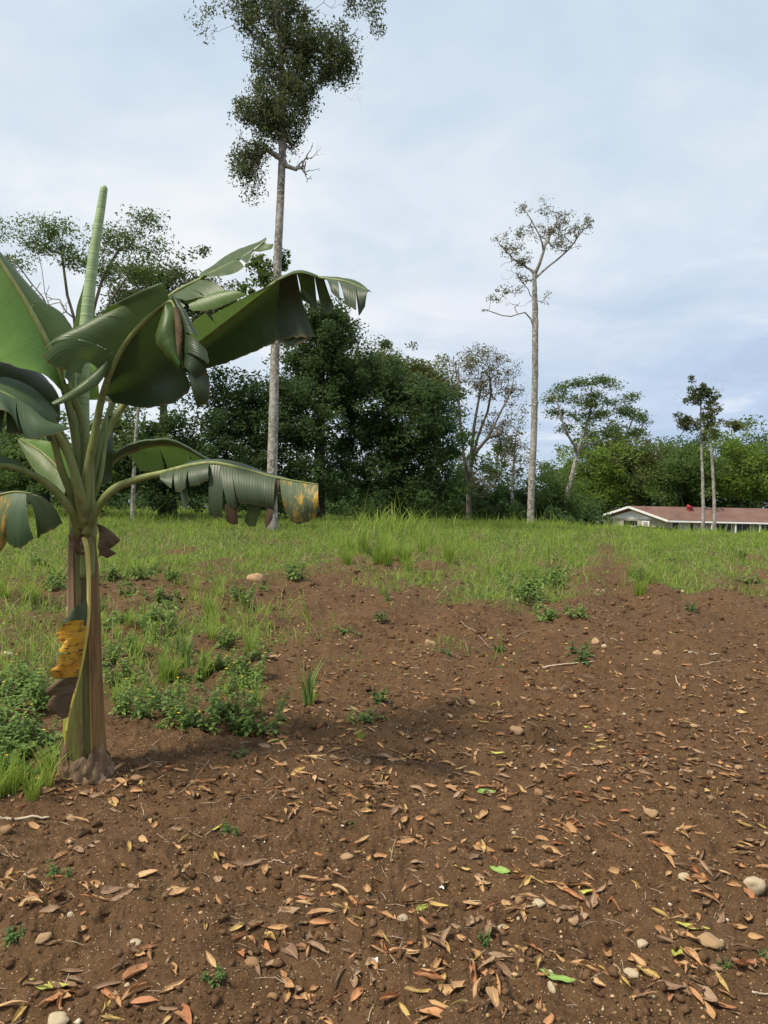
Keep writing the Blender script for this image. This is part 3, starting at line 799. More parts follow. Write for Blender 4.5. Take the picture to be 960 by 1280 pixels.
stick([(644, 800), (652, 795), (662, 790)], .008, 'twig', 'short dark stick in the middle distance right of centre')
mb = MB()
for k in range(520):
    px = rs.uniform(-20, 980); py = 1290 - 590 * rs.random() ** 0.7
    p = G(px, py) if False else None
    mb_p = (px, py)
    rest.append(mb_p)
sel = rest[-520:]
gx, gy = GV(np.array([q[0] for q in sel]), np.array([q[1] for q in sel])); gz = HV(gx, gy)
for k in range(520):
    L = rs.uniform(.02, .09) * (0.7 + gy[k] / 10); a = rs.uniform(0, 3.14); r_ = rs.uniform(.0004, .0011) * (0.8 + gy[k] / 6)
    d = np.array([math.cos(a), math.sin(a), rs.uniform(-.1, .25)]) * L / 2
    c_ = np.array([gx[k], gy[k], gz[k] + .006]); b_ = np.array([rs.uniform(-.07, .07), rs.uniform(-.07, .07), .04]) * L
    tube(mb, np.array([c_ - d, c_ + b_, c_ + d]), [r_, r_, r_ * .5], 4, cap=False)
tag(mb.build('straw_litter', M['twig_pale']), 'thin pale straws and rootlets scattered on the bare soil', 'straw', kind='stuff')
# scraps of pale paper / plastic
for px, py, s_, lab in ((552, 1107, .018, 'small whitish scrap of litter on the soil at low centre'), (692, 945, .028, 'small pale scrap of plastic on the soil right of centre'), (468, 1208, .026, 'crumpled silvery scrap of litter near the bottom centre')):
    p = G(px, py); n = 7
    gx_, gy_ = np.meshgrid(np.linspace(-1, 1, n), np.linspace(-1, 1, n))
    ed = 1 + .25 * vn(gx_ * 2 + px, gy_ * 2, 3)
    V = np.stack([gx_ * s_ * .6 * ed, gy_ * s_ * .45 * ed, .35 * s_ * vn(gx_ * 1.7 + px, gy_ * 1.7, 4) + .3 * s_], -1).reshape(-1, 3)
    i = np.arange(n - 1)[:, None] * n; j = np.arange(n - 1)[None]
    Q = np.stack([i + j, i + j + 1, i + n + j + 1, i + n + j], -1).reshape(-1, 4)
    o = mk('litter_scrap', V, Q, M['paper'], smooth=False); o.location = p; tag(o, lab, 'litter')

# ------------------------------------------------------------------ banana plant
BX = G(106, 962)
BD = BX.y
def PB(t3): return P(t3[0], t3[1], BD - 4.3 + t3[2])
banana = empty('banana_plant', BX)
tag(banana, 'young banana plant with torn arching leaves and a rolled new leaf, standing at the left', 'banana plant')
def bchild(mb, name, mat, parent=banana, mats=None):
    o = mb.build(name, mat, None, mats=mats)
    o.data.transform(Matrix.Translation(-BX)); o.parent = parent
    return o
def flap(mb, rib, edge, bulge=(0, 0, 0), n=36, m=10, flip=False, frill=0.006, seed=0, mi=0, tears=()):
    """one stretch of blade lofted between its rib and its edge; tears = (place along it, gap at the edge, how deep 0..1)"""
    nn = 160
    A = spline([PB(q) for q in rib], nn); B = spline([PB(q) for q in edge], nn)
    L = np.concatenate([[0], np.cumsum(np.linalg.norm(np.diff((A + B) / 2, axis=0), axis=1))])
    T = np.gradient(A, axis=0); S = B - A
    Nn = np.cross(T, S); Nn /= np.maximum(np.linalg.norm(Nn, axis=1), 1e-6)[:, None]
    tg = np.linspace(0, 1, nn)
    cuts = [(0, 0, 0)] + sorted(tears) + [(1, 0, 0)]
    rg = np.random.default_rng(seed + 5)
    wl = np.linspace(0, 1, m); b = np.array(bulge)[None, None]
    for c in range(len(cuts) - 1):
        t0, g0, d0 = cuts[c]; t1, g1, d1 = cuts[c + 1]
        k = max(5, int(n * (t1 - t0)) + 1); u = np.linspace(0, 1, k)
        w0 = np.clip((wl - (1 - d0)) / max(d0, 1e-3), 0, 1) if d0 else 0 * wl
        w1 = np.clip((wl - (1 - d1)) / max(d1, 1e-3), 0, 1) if d1 else 0 * wl
        lo = t0 + g0 * .5 * w0; hi = t1 - g1 * .5 * w1
        tt_ = lo[None] + (hi - lo)[None] * u[:, None]
        f = lambda X_: np.stack([np.interp(tt_, tg, X_[:, q]) for q in range(3)], -1)
        Av, Bv, Nv = f(A), f(B), f(Nn); Ld = np.interp(tt_, tg, L)
        # torn strips end unevenly and swing a little
        w = wl[None, :, None] * (1 - (.10 * rg.random() if tears else 0) * wl[None, :, None])
        V = Av * (1 - w) + Bv * w + 4 * w * (1 - w) * b
        rip = .32 * frill * vn(Ld * 28 + seed * 3.1, Ld * 0 + seed, seed) + frill * .8 * vn(Ld * 9 + seed * 1.7, Ld * 0 + 3.3, seed + 1)
        V = V + Nv * (rip[..., None] * w ** .8) + Nv * (0.012 * (vn(Ld * 5 + seed, Ld * 0, 7)[..., None] * np.sin(w * 3.14)))
        # frayed margin
        V = V - (Bv - Av) * (.035 * np.abs(vn(Ld * 45, Ld * 0 + c, seed)) + .02 * np.abs(vn(Ld * 130, Ld * 0, seed + 2)))[..., None] * w ** 6
        if tears: V = V + Nv * (rg.normal() * .022 * w ** 1.5)
        U = np.stack([Ld + seed * .37, np.broadcast_to(wl[None], Ld.shape)], -1).reshape(-1, 2)
        i = np.arange(k - 1)[:, None] * m; j = np.arange(m - 1)[None]
        Q = np.stack([i + j, i + m + j, i + m + j + 1, i + j + 1], -1).reshape(-1, 4)
        if flip: Q = Q[:, ::-1]
        mb.add(V.reshape(-1, 3), Q, None, U, mi)
def bleaf(rib, r0, r1, flaps, mats, label=None, name='banana_leaf', ribmat='petiole'):
    mb = MB()
    for k, f in enumerate(flaps):
        flap(mb, f['r'], f['e'], f.get('b', (0, 0, 0)), flip=f.get('flip', False), seed=k + int(abs(rib[1][0])), mi=f.get('m', 0), frill=f.get('fr', .006), n=f.get('n', 40), tears=f.get('t', ()))
    lf = bchild(mb, name, None, mats=[M[x] for x in mats])
    if label: lf['label'] = label
    mr = MB(); A = spline([PB(q) for q in rib], 60)
    tube(mr, A, r0 + (r1 - r0) * np.linspace(0, 1, 60) ** 0.75, 10, squash=0.8)
    o = mr.build('midrib', M[ribmat]); o.data.transform(Matrix.Translation(-BX)); o.parent = lf
    return lf
# far left leaf reaching up out of the frame
bleaf([(100, 625, 4.3), (94, 545, 4.25), (76, 472, 4.2), (55, 420, 4.15), (15, 350, 4.1), (-40, 275, 4.05), (-95, 240, 4.0)], .034, .006,
 [dict(r=[(82, 486, 4.2), (76, 472, 4.2), (55, 420, 4.15), (15, 350, 4.1), (-40, 275, 4.05), (-95, 240, 4.0)],
       e=[(88, 482, 4.22), (101, 437, 4.34), (86, 404, 4.42), (45, 362, 4.42), (-5, 308, 4.36), (-95, 236, 4.02)], b=(0, -.05, .04), t=[(.42, .02, .5)], flip=False, m=0),
  dict(r=[(82, 486, 4.2), (76, 472, 4.2), (55, 420, 4.15), (15, 350, 4.1), (-40, 275, 4.05), (-95, 240, 4.0)],
       e=[(78, 490, 4.16), (55, 468, 4.02), (10, 456, 3.9), (-55, 430, 3.85), (-120, 350, 3.9), (-100, 245, 4.0)], b=(0, .03, -.02), flip=True, m=1)],
 ['banana_blade', 'banana_young'])
# leaf beneath it, going left
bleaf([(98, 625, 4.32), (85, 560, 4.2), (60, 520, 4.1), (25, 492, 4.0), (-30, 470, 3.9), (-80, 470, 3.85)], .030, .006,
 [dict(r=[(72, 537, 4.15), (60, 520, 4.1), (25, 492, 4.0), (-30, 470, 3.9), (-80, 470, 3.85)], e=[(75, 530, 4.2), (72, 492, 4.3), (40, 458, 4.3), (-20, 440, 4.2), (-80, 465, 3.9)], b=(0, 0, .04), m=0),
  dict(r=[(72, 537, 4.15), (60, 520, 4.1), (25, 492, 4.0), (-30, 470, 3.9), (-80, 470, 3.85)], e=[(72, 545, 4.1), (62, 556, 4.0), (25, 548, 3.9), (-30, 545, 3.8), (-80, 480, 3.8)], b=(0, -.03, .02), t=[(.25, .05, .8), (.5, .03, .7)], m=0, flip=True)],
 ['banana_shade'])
# nearer drooping piece at the left
bleaf([(100, 640, 4.22), (78, 590, 4.1), (62, 540, 4.0), (30, 508, 3.9), (-15, 484, 3.85), (-60, 480, 3.8)], .030, .006,
 [dict(r=[(64, 535, 3.95), (45, 514, 3.9), (20, 498, 3.88), (-15, 484, 3.85), (-60, 480, 3.8)], e=[(92, 535, 3.9), (62, 546, 3.82), (30, 549, 3.76), (10, 520, 3.72), (-60, 512, 3.7)], b=(0, -.03, .02), t=[(.45, .05, .9)], m=0, flip=True),
  dict(r=[(62, 540, 4.0), (30, 508, 3.9), (-15, 484, 3.85), (-60, 480, 3.8)], e=[(75, 520, 4.1), (40, 484, 4.1), (-15, 462, 4.05), (-60, 470, 3.9)], b=(0, 0, .03), m=0)],
 ['banana_grey'])
# folded leaf arching towards the camera, in front
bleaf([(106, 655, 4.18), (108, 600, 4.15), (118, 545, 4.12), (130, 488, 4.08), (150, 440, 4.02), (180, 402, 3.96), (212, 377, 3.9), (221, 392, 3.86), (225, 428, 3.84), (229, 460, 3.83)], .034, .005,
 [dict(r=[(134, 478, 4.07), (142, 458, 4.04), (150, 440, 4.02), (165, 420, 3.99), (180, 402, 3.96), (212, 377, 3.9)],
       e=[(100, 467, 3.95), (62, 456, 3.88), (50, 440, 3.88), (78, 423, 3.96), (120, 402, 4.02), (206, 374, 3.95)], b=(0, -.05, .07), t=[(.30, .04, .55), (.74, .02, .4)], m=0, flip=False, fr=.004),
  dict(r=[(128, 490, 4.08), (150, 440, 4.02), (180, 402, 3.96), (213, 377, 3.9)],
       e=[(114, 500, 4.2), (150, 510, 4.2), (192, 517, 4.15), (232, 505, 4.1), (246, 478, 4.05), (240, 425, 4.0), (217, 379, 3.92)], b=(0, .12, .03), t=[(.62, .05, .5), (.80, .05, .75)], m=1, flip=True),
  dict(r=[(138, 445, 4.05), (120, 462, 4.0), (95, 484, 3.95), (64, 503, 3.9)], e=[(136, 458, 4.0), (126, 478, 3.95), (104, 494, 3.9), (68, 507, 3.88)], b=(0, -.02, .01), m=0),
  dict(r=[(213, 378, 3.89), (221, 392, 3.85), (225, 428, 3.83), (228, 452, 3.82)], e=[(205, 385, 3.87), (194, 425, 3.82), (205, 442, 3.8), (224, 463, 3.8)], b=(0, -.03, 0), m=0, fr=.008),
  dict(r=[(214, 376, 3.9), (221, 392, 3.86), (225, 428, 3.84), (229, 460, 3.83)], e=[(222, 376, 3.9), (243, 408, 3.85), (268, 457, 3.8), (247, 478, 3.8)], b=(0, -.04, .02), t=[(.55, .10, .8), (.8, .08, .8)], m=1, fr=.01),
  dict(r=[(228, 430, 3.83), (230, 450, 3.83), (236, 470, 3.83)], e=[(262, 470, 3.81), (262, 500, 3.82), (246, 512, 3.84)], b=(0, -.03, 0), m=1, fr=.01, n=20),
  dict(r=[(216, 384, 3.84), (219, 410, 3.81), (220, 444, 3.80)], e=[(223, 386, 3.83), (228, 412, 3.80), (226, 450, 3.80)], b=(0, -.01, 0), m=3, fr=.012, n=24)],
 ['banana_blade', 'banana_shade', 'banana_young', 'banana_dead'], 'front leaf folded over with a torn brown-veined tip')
# long right leaf
ribR = [(108, 645, 4.25), (118, 590, 4.32), (142, 525, 4.42), (195, 462, 4.46), (250, 427, 4.42), (300, 388, 4.33), (345, 352, 4.22), (372, 341, 4.16), (400, 347, 4.1), (432, 352, 4.04), (462, 364, 4.0)]
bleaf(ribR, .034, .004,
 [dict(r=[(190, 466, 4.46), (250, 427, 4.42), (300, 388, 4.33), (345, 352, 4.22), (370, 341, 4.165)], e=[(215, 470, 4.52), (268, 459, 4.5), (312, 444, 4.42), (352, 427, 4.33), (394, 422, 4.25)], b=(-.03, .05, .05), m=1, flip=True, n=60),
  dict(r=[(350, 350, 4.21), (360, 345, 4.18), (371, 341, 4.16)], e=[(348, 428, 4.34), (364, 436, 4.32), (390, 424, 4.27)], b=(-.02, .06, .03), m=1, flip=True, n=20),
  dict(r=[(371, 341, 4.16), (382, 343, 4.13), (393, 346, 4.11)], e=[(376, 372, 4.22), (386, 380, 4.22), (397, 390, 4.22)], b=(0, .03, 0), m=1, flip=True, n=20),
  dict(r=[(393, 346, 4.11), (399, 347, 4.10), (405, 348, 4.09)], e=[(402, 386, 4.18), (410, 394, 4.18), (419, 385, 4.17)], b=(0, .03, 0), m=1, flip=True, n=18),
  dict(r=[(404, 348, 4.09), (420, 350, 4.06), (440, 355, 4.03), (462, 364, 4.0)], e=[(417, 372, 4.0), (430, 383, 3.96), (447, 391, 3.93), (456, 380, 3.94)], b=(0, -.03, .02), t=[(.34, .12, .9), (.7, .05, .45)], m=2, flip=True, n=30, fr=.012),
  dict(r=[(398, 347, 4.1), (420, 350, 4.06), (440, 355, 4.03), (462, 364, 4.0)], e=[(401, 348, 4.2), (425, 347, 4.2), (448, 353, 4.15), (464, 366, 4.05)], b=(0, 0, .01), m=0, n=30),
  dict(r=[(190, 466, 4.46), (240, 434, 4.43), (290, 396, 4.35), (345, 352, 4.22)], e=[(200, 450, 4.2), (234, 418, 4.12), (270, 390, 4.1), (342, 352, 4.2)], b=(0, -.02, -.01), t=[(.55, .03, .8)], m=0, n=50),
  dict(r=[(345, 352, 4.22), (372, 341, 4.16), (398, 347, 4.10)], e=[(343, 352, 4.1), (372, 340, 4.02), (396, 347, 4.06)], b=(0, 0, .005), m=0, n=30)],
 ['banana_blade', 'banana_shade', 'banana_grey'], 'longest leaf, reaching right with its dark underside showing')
# upper leaf behind, pale and torn
bleaf([(106, 640, 4.35), (128, 545, 4.45), (165, 440, 4.58), (208, 374, 4.66), (250, 349, 4.7), (283, 332, 4.76), (312, 317, 4.8), (332, 301, 4.84)], .030, .004,
 [dict(r=[(250, 349, 4.7), (275, 336, 4.74), (300, 322, 4.78), (332, 301, 4.84)], e=[(252, 346, 4.8), (275, 324, 4.86), (300, 310, 4.9), (333, 300, 4.88)], b=(0, 0, .02), m=0),
  dict(r=[(250, 349, 4.7), (275, 336, 4.74), (300, 322, 4.78), (316, 313, 4.8)], e=[(262, 349, 4.6), (290, 346, 4.6), (310, 333, 4.66), (318, 313, 4.78)], b=(0, 0, .02), t=[(.6, .06, .9)], m=0, flip=True),
  dict(r=[(180, 412, 4.61), (208, 374, 4.66), (230, 360, 4.68), (248, 350, 4.7)], e=[(205, 392, 4.5), (228, 384, 4.5), (258, 378, 4.54), (284, 366, 4.56)], b=(0, -.02, .02), t=[(.4, .05, .9), (.7, .04, .8)], m=0, flip=True),
  dict(r=[(225, 372, 4.62), (250, 368, 4.6), (270, 366, 4.6)], e=[(240, 389, 4.5), (262, 388, 4.5), (312, 369, 4.5)], b=(0, -.03, .02), m=1, flip=True, n=24),
  dict(r=[(262, 368, 4.66), (275, 366, 4.66), (285, 365, 4.66)], e=[(270, 386, 4.7), (285, 391, 4.7), (300, 379, 4.7)], b=(0, 0, 0), m=2, n=20),
  dict(r=[(316, 313, 4.8), (322, 309, 4.82), (330, 303, 4.84)], e=[(330, 314, 4.78), (340, 311, 4.78), (342, 304, 4.8)], b=(0, 0, 0), m=0, n=16, fr=.01)],
 ['banana_blade', 'banana_young', 'banana_shade'])
# lower right leaf with hanging torn strips
bleaf([(108, 668, 4.2), (118, 642, 4.17), (140, 613, 4.12), (172, 599, 4.08), (205, 591, 4.05), (235, 583, 4.02), (265, 579, 4.0), (300, 585, 3.98), (345, 597, 3.95), (398, 606, 3.93)], .032, .004,
 [dict(r=[(200, 592, 4.05), (220, 587, 4.03), (240, 582, 4.02), (262, 579, 4.0)], e=[(203, 604, 3.98), (220, 616, 3.95), (238, 608, 3.93), (260, 600, 3.92)], b=(0, -.03, .01), t=[(.3, .06, .9), (.6, .08, .8)], m=0, flip=True, fr=.012),
  dict(r=[(222, 590, 4.02), (226, 589, 4.02), (232, 588, 4.02)], e=[(228, 636, 3.98), (230, 637, 3.98), (236, 628, 3.98)], b=(0, -.01, 0), m=0, flip=True, n=14),
  dict(r=[(263, 579, 4.0), (272, 579, 3.995), (283, 581, 3.99)], e=[(262, 646, 3.94), (268, 650, 3.94), (278, 649, 3.94)], b=(0, -.04, 0), m=1, flip=True, n=24),
  dict(r=[(276, 579, 4.0), (300, 585, 3.98), (325, 591, 3.965), (345, 597, 3.95)], e=[(286, 637, 3.9), (303, 634, 3.9), (327, 637, 3.9), (343, 640, 3.9)], b=(0, -.04, 0), t=[(.22, .015, .95), (.78, .02, .5)], m=0, flip=True, n=50),
  dict(r=[(281, 630, 3.92), (288, 632, 3.92), (296, 632, 3.92)], e=[(283, 652, 3.94), (291, 657, 3.94), (298, 655, 3.94)], b=(0, 0, 0), m=2, n=14),
  dict(r=[(312, 632, 3.92), (318, 633, 3.92), (326, 634, 3.92)], e=[(305, 652, 3.94), (312, 659, 3.94), (320, 658, 3.94)], b=(0, 0, 0), m=1, n=14),
  dict(r=[(343, 597, 3.95), (347, 598, 3.95), (351, 599, 3.95)], e=[(330, 655, 3.9), (333, 661, 3.9), (340, 650, 3.9)], b=(0, -.02, 0), m=2, n=20, fr=.014),
  dict(r=[(350, 598, 3.95), (365, 600, 3.945), (382, 603, 3.94), (398, 606, 3.93)], e=[(356, 640, 3.9), (368, 657, 3.89), (388, 653, 3.9), (400, 640, 3.9)], b=(0, -.04, 0), t=[(.68, .03, .7)], m=3, flip=True, n=44, fr=.01),
  dict(r=[(205, 591, 4.05), (235, 583, 4.02), (265, 579, 4.0), (300, 585, 3.98), (345, 597, 3.95), (398, 606, 3.93)], e=[(215, 586, 4.15), (238, 578, 4.15), (266, 576, 4.14), (302, 581, 4.12), (347, 595, 4.1), (396, 606, 4.0)], b=(0, 0, .01), m=0, n=60)],
 ['banana_grey', 'banana_shade', 'banana_dead', 'banana_sick'], 'low leaf with hanging strips, its end yellow and brown spotted')
# leaf behind it
bleaf([(110, 650, 4.32), (120, 605, 4.42), (146, 573, 4.5), (186, 557, 4.55), (216, 556, 4.58), (240, 564, 4.6), (262, 578, 4.6)], .028, .004,
 [dict(r=[(160, 567, 4.52), (186, 557, 4.55), (216, 556, 4.58), (240, 564, 4.6), (262, 578, 4.6)], e=[(172, 582, 4.66), (200, 588, 4.7), (226, 590, 4.7), (246, 588, 4.7), (264, 582, 4.64)], b=(0, .02, 0), t=[(.35, .04, .8), (.7, .05, .9)], m=1, flip=True),
  dict(r=[(135, 583, 4.48), (160, 567, 4.52), (186, 557, 4.55), (216, 556, 4.58), (262, 578, 4.6)], e=[(128, 578, 4.4), (158, 558, 4.4), (188, 551, 4.42), (218, 551, 4.45), (262, 576, 4.55)], b=(0, 0, .02), m=0)],
 ['banana_grey', 'banana_young'])
# low left leaf curling under with a dried end
bleaf([(102, 675, 4.25), (90, 640, 4.15), (68, 612, 4.08), (40, 593, 4.0), (8, 582, 3.95), (-28, 588, 3.9), (-40, 606, 3.85), (-18, 620, 3.8), (18, 615, 3.78), (40, 617, 3.78)], .032, .004,
 [dict(r=[(-10, 620, 3.8), (0, 618, 3.79), (10, 616, 3.785), (20, 615, 3.78)], e=[(-22, 700, 3.77), (-8, 702, 3.77), (4, 688, 3.77), (14, 668, 3.76)], b=(0, -.03, 0), m=1, n=30, fr=.012),
  dict(r=[(19, 615, 3.78), (26, 615, 3.78), (33, 616, 3.78)], e=[(9, 680, 3.74), (25, 688, 3.74), (42, 674, 3.74)], b=(0, -.03, 0), m=0, n=26, fr=.01),
  dict(r=[(30, 616, 3.78), (35, 616, 3.78), (40, 617, 3.78)], e=[(47, 674, 3.8), (62, 666, 3.8), (79, 655, 3.8)], b=(.02, -.02, .03), m=2, n=26, flip=True),
  dict(r=[(30, 588, 3.98), (8, 582, 3.95), (-28, 588, 3.9)], e=[(28, 577, 3.98), (0, 570, 3.95), (-35, 580, 3.9)], b=(0, 0, 0), m=0, n=20)],
 ['banana_grey', 'banana_sick', 'banana_shade'], 'low left leaf with a dried yellow-brown end')
# short young leaves behind
bleaf([(100, 640, 4.4), (80, 595, 4.48), (55, 568, 4.55), (25, 548, 4.6)], .022, .005,
 [dict(r=[(85, 602, 4.47), (55, 568, 4.55), (25, 548, 4.6)], e=[(80, 622, 4.42), (45, 592, 4.5), (22, 552, 4.58)], m=0, n=24),
  dict(r=[(85, 602, 4.47), (55, 568, 4.55), (25, 548, 4.6)], e=[(92, 590, 4.6), (70, 556, 4.65), (28, 545, 4.62)], m=0, n=24)], ['banana_young'])
bleaf([(104, 620, 4.45), (98, 520, 4.5), (97, 440, 4.55), (106, 370, 4.6), (119, 322, 4.62)], .02, .004,
 [dict(r=[(98, 500, 4.5), (97, 440, 4.55), (106, 370, 4.6), (119, 322, 4.62)], e=[(84, 500, 4.45), (88, 430, 4.5), (102, 362, 4.56), (119, 320, 4.6)], m=0, n=30),
  dict(r=[(98, 500, 4.5), (97, 440, 4.55), (106, 370, 4.6), (119, 322, 4.62)], e=[(125, 500, 4.5), (122, 430, 4.6), (118, 372, 4.64), (120, 322, 4.63)], m=0, n=30)], ['banana_young'])
bleaf([(108, 640, 4.3), (124, 600, 4.3), (131, 560, 4.35), (134, 520, 4.4)], .026, .008,
 [dict(r=[(120, 610, 4.3), (128, 580, 4.32), (134, 520, 4.4)], e=[(140, 600, 4.42), (141, 560, 4.45), (140, 520, 4.45)], m=0, n=20)], ['banana_shade'])
# extra petioles of cut and outer leaves that fill the crown
for rib in ([(104, 660, 4.2), (98, 610, 4.1), (82, 560, 4.05), (60, 530, 4.0)], [(110, 650, 4.22), (112, 585, 4.25), (104, 530, 4.28), (84, 480, 4.2)]):
    mb = MB(); tube(mb, spline([PB(q) for q in rib], 24), np.linspace(.034, .02, 24), 10, squash=.8); bchild(mb, 'petiole', M['petiole'])
# rolled new leaf
mb = MB(); A = spline([PB(q) for q in [(104, 640, 4.32), (103, 560, 4.34), (103, 480, 4.36), (108, 400, 4.38), (117, 320, 4.4), (126, 262, 4.42), (130, 236, 4.42), (131, 232, 4.42)]], 60)
rad = np.interp(np.linspace(0, 1, 60), [0, .35, .6, .97, 1], [.045, .040, .034, .021, .010])
tube(mb, A, rad, 14)
bchild(mb, 'rolled_leaf', M['spear'])
# pseudostem: overlapping sheaths
cen = [(107, 968, 4.3), (106, 900, 4.3), (105, 800, 4.3), (104, 720, 4.3), (104, 670, 4.3), (104, 630, 4.3), (104, 590, 4.3)]
A = spline([PB(q) for q in cen], 60); A[0, 2] -= .05
tt = np.linspace(0, 1, 60)
def R_(k): return np.interp(tt, [0, .12, .25, .5, .72, .84, 1.0], [.112, .108, .098, .080, .069, .076, .05]) * k
mb = MB(); tube(mb, A, R_(1), 26); bchild(mb, 'pseudostem', M['stem_green'])
def sheath(i0, i1, a0, a1, k, mat, name='leaf_sheath', peel=0.0, wob=.006, seed=0):
    mb = MB(); n = i1 - i0; p = A[i0:i1]; r = R_(k)[i0:i1]
    if name == 'dry_husk':
        q_ = np.linspace(0, 1, n); r = R_(1)[i0:i1] * (1 + (k - 1) * np.sin(.9 + 2.0 * q_) * (1 - .35 * q_)); peel *= .4; wob *= .6
    ns = 16; a = np.radians(np.linspace(a0, a1, ns + 1))
    tl = np.linspace(0, 1, n)
    # angle 0 = right, -90 = towards the camera
    narrow = 1 - .25 * tl ** 3
    am = a.mean(); aa = am + (a[None] - am) * narrow[:, None]
    rr_ = r[:, None] * (1 + wob * 8 * vn(tl[:, None] * 5 + seed, a[None] * 2, seed)) + peel * (tl ** 3)[:, None]
    Vv = np.stack([p[:, 0, None] + rr_ * np.cos(aa), p[:, 1, None] + rr_ * np.sin(aa), p[:, 2, None] + 0 * aa + .02 * vn(a[None] * 3 + seed, tl[:, None] * 0, seed) * tl[:, None]], -1)
    Vi = np.stack([p[:, 0, None] + (rr_ - .008) * np.cos(aa), p[:, 1, None] + (rr_ - .008) * np.sin(aa), Vv[..., 2]], -1)
    i = np.arange(n - 1)[:, None] * (ns + 1); j = np.arange(ns)[None]
    Q = np.stack([i + j, i + j + 1, i + j + ns + 2, i + j + ns + 1], -1).reshape(-1, 4)
    N0 = n * (ns + 1)
    allV = np.vstack([Vv.reshape(-1, 3), Vi.reshape(-1, 3)])
    E = []
    ring = [q * (ns + 1) for q in range(n)] + [(n - 1) * (ns + 1) + q for q in range(1, ns + 1)] + [q * (ns + 1) + ns for q in range(n - 2, -1, -1)] + [q for q in range(ns - 1, 0, -1)]
    for q in range(len(ring)): b = ring[(q + 1) % len(ring)]; E.append([ring[q], b, b + N0, ring[q] + N0])
    mb.add(allV, np.vstack([Q, Q[:, ::-1] + N0, np.array(E)]))
    return bchild(mb, name, M[mat])
sheath(2, 46, -150, -70, 1.06, 'stem_green', seed=1)
sheath(3, 30, -178, -128, 1.13, 'stem_lime', seed=2)
sheath(4, 44, -52, 20, 1.09, 'sheath_red', seed=3)
sheath(22, 43, -185, -100, 1.14, 'sheath_dry', seed=4)
sheath(40, 58, -200, -60, 1.06, 'petiole', seed=5)
sheath(34, 56, -80, 10, 1.10, 'petiole', seed=6)
sheath(39, 45, -130, -50, 1.16, 'sheath_dry', peel=.01, wob=.02, seed=7)
# dry husks round the foot: pointed, overlapping, bulging
def husk(ac, half, zt, bul, mat, seed, lean=0.0):
    mb = MB(); n = 16; ns = 12; tl = np.linspace(0, 1, n)
    z0 = A[0, 2] - .02
    wd = half * 1.25 * (1 - tl ** 2.6 * .80)
    a = np.radians(ac) + np.radians(wd)[:, None] * np.linspace(-1, 1, ns)[None] + .25 * lean * tl[:, None]
    rad_ = (.120 + .72 * bul * np.sin(np.pi * (tl ** .8) * .85) - .02 * tl)[:, None] * (1 + .05 * vn(a * 4 + seed, tl[:, None] * 6, seed)) + .004 * np.sin(a * 31 + seed) + .010 * vn(a * 7, tl[:, None] * 3 + seed, seed)
    z = z0 + zt * tl[:, None] * (1 + .08 * vn(a * 3, 0 * a + seed, seed))
    cx_ = np.interp(z, A[:, 2], A[:, 0]); cy_ = np.interp(z, A[:, 2], A[:, 1])
    def sh(q): return np.stack([cx_ + (rad_ - q) * np.cos(a), cy_ + (rad_ - q) * np.sin(a), z], -1).reshape(-1, 3)
    i = np.arange(n - 1)[:, None] * ns; j = np.arange(ns - 1)[None]
    Q = np.stack([i + j, i + j + 1, i + ns + j + 1, i + ns + j], -1).reshape(-1, 4)
    mb.add(np.vstack([sh(0), sh(.005)]), np.vstack([Q, Q[:, ::-1] + n * ns]))
    return bchild(mb, 'dry_husk', M[mat])
for k, (ac, half, zt, bul, mt) in enumerate([(-165, 50, .24, .045, 'husk'), (-20, 46, .26, .050, 'sheath_dry'), (-120, 44, .20, .060, 'husk'), (-62, 48, .21, .066, 'sheath_dry'), (-92, 30, .14, .080, 'husk'), (90, 60, .24, .05, 'husk'),
        (-142, 26, .30, .035, 'sheath_dry'), (10, 30, .17, .075, 'husk'), (-180, 30, .15, .085, 'sheath_dry'), (-40, 22, .12, .090, 'husk')]):
    husk(ac, half, zt, bul, mt, 40 + k * 3, rng.uniform(-1, 1))
# collapsed dead leaf hanging down the stem
bleaf([(105, 672, 4.2), (109, 690, 4.17), (111, 730, 4.15), (110, 775, 4.15), (104, 820, 4.15), (95, 860, 4.14), (86, 895, 4.12), (83, 915, 4.12)], .016, .006,
 [dict(r=[(109, 750, 4.15), (111, 765, 4.15), (110, 782, 4.15)], e=[(90, 762, 4.1), (84, 770, 4.1), (76, 780, 4.1)], b=(0, -.03, 0), m=1, n=24, fr=.01, flip=True),
  dict(r=[(110, 775, 4.15), (109, 788, 4.15), (107, 800, 4.15)], e=[(78, 778, 4.08), (68, 790, 4.07), (74, 806, 4.07)], b=(0, -.03, .01), m=0, n=30, fr=.007, flip=True, t=[(.5, .10, .35)]),
  dict(r=[(107, 798, 4.15), (105, 812, 4.15), (102, 826, 4.15)], e=[(82, 800, 4.08), (70, 816, 4.06), (67, 832, 4.07)], b=(0, -.04, 0), m=0, n=30, fr=.007, flip=True, t=[(.5, .10, .35)]),
  dict(r=[(102, 826, 4.15), (100, 836, 4.14), (98, 848, 4.14)], e=[(72, 832, 4.05), (60, 840, 4.04), (66, 850, 4.06)], b=(0, -.03, .01), m=0, n=30, fr=.007, flip=True, t=[(.5, .10, .35)]),
  dict(r=[(99, 845, 4.14), (96, 856, 4.14), (92, 866, 4.12)], e=[(70, 850, 4.06), (56, 864, 4.04), (62, 872, 4.06)], b=(0, -.04, .01), m=2, n=26, fr=.02, flip=True),
  dict(r=[(94, 860, 4.14), (90, 874, 4.12), (85, 896, 4.12)], e=[(66, 868, 4.05), (58, 884, 4.04), (78, 898, 4.08)], b=(0, -.03, 0), m=2, n=20, fr=.025)],
 ['banana_dying', 'banana_grey', 'banana_dead'], 'dead leaf hanging down the stem, yellow streaked with black', ribmat='rib_yellow')
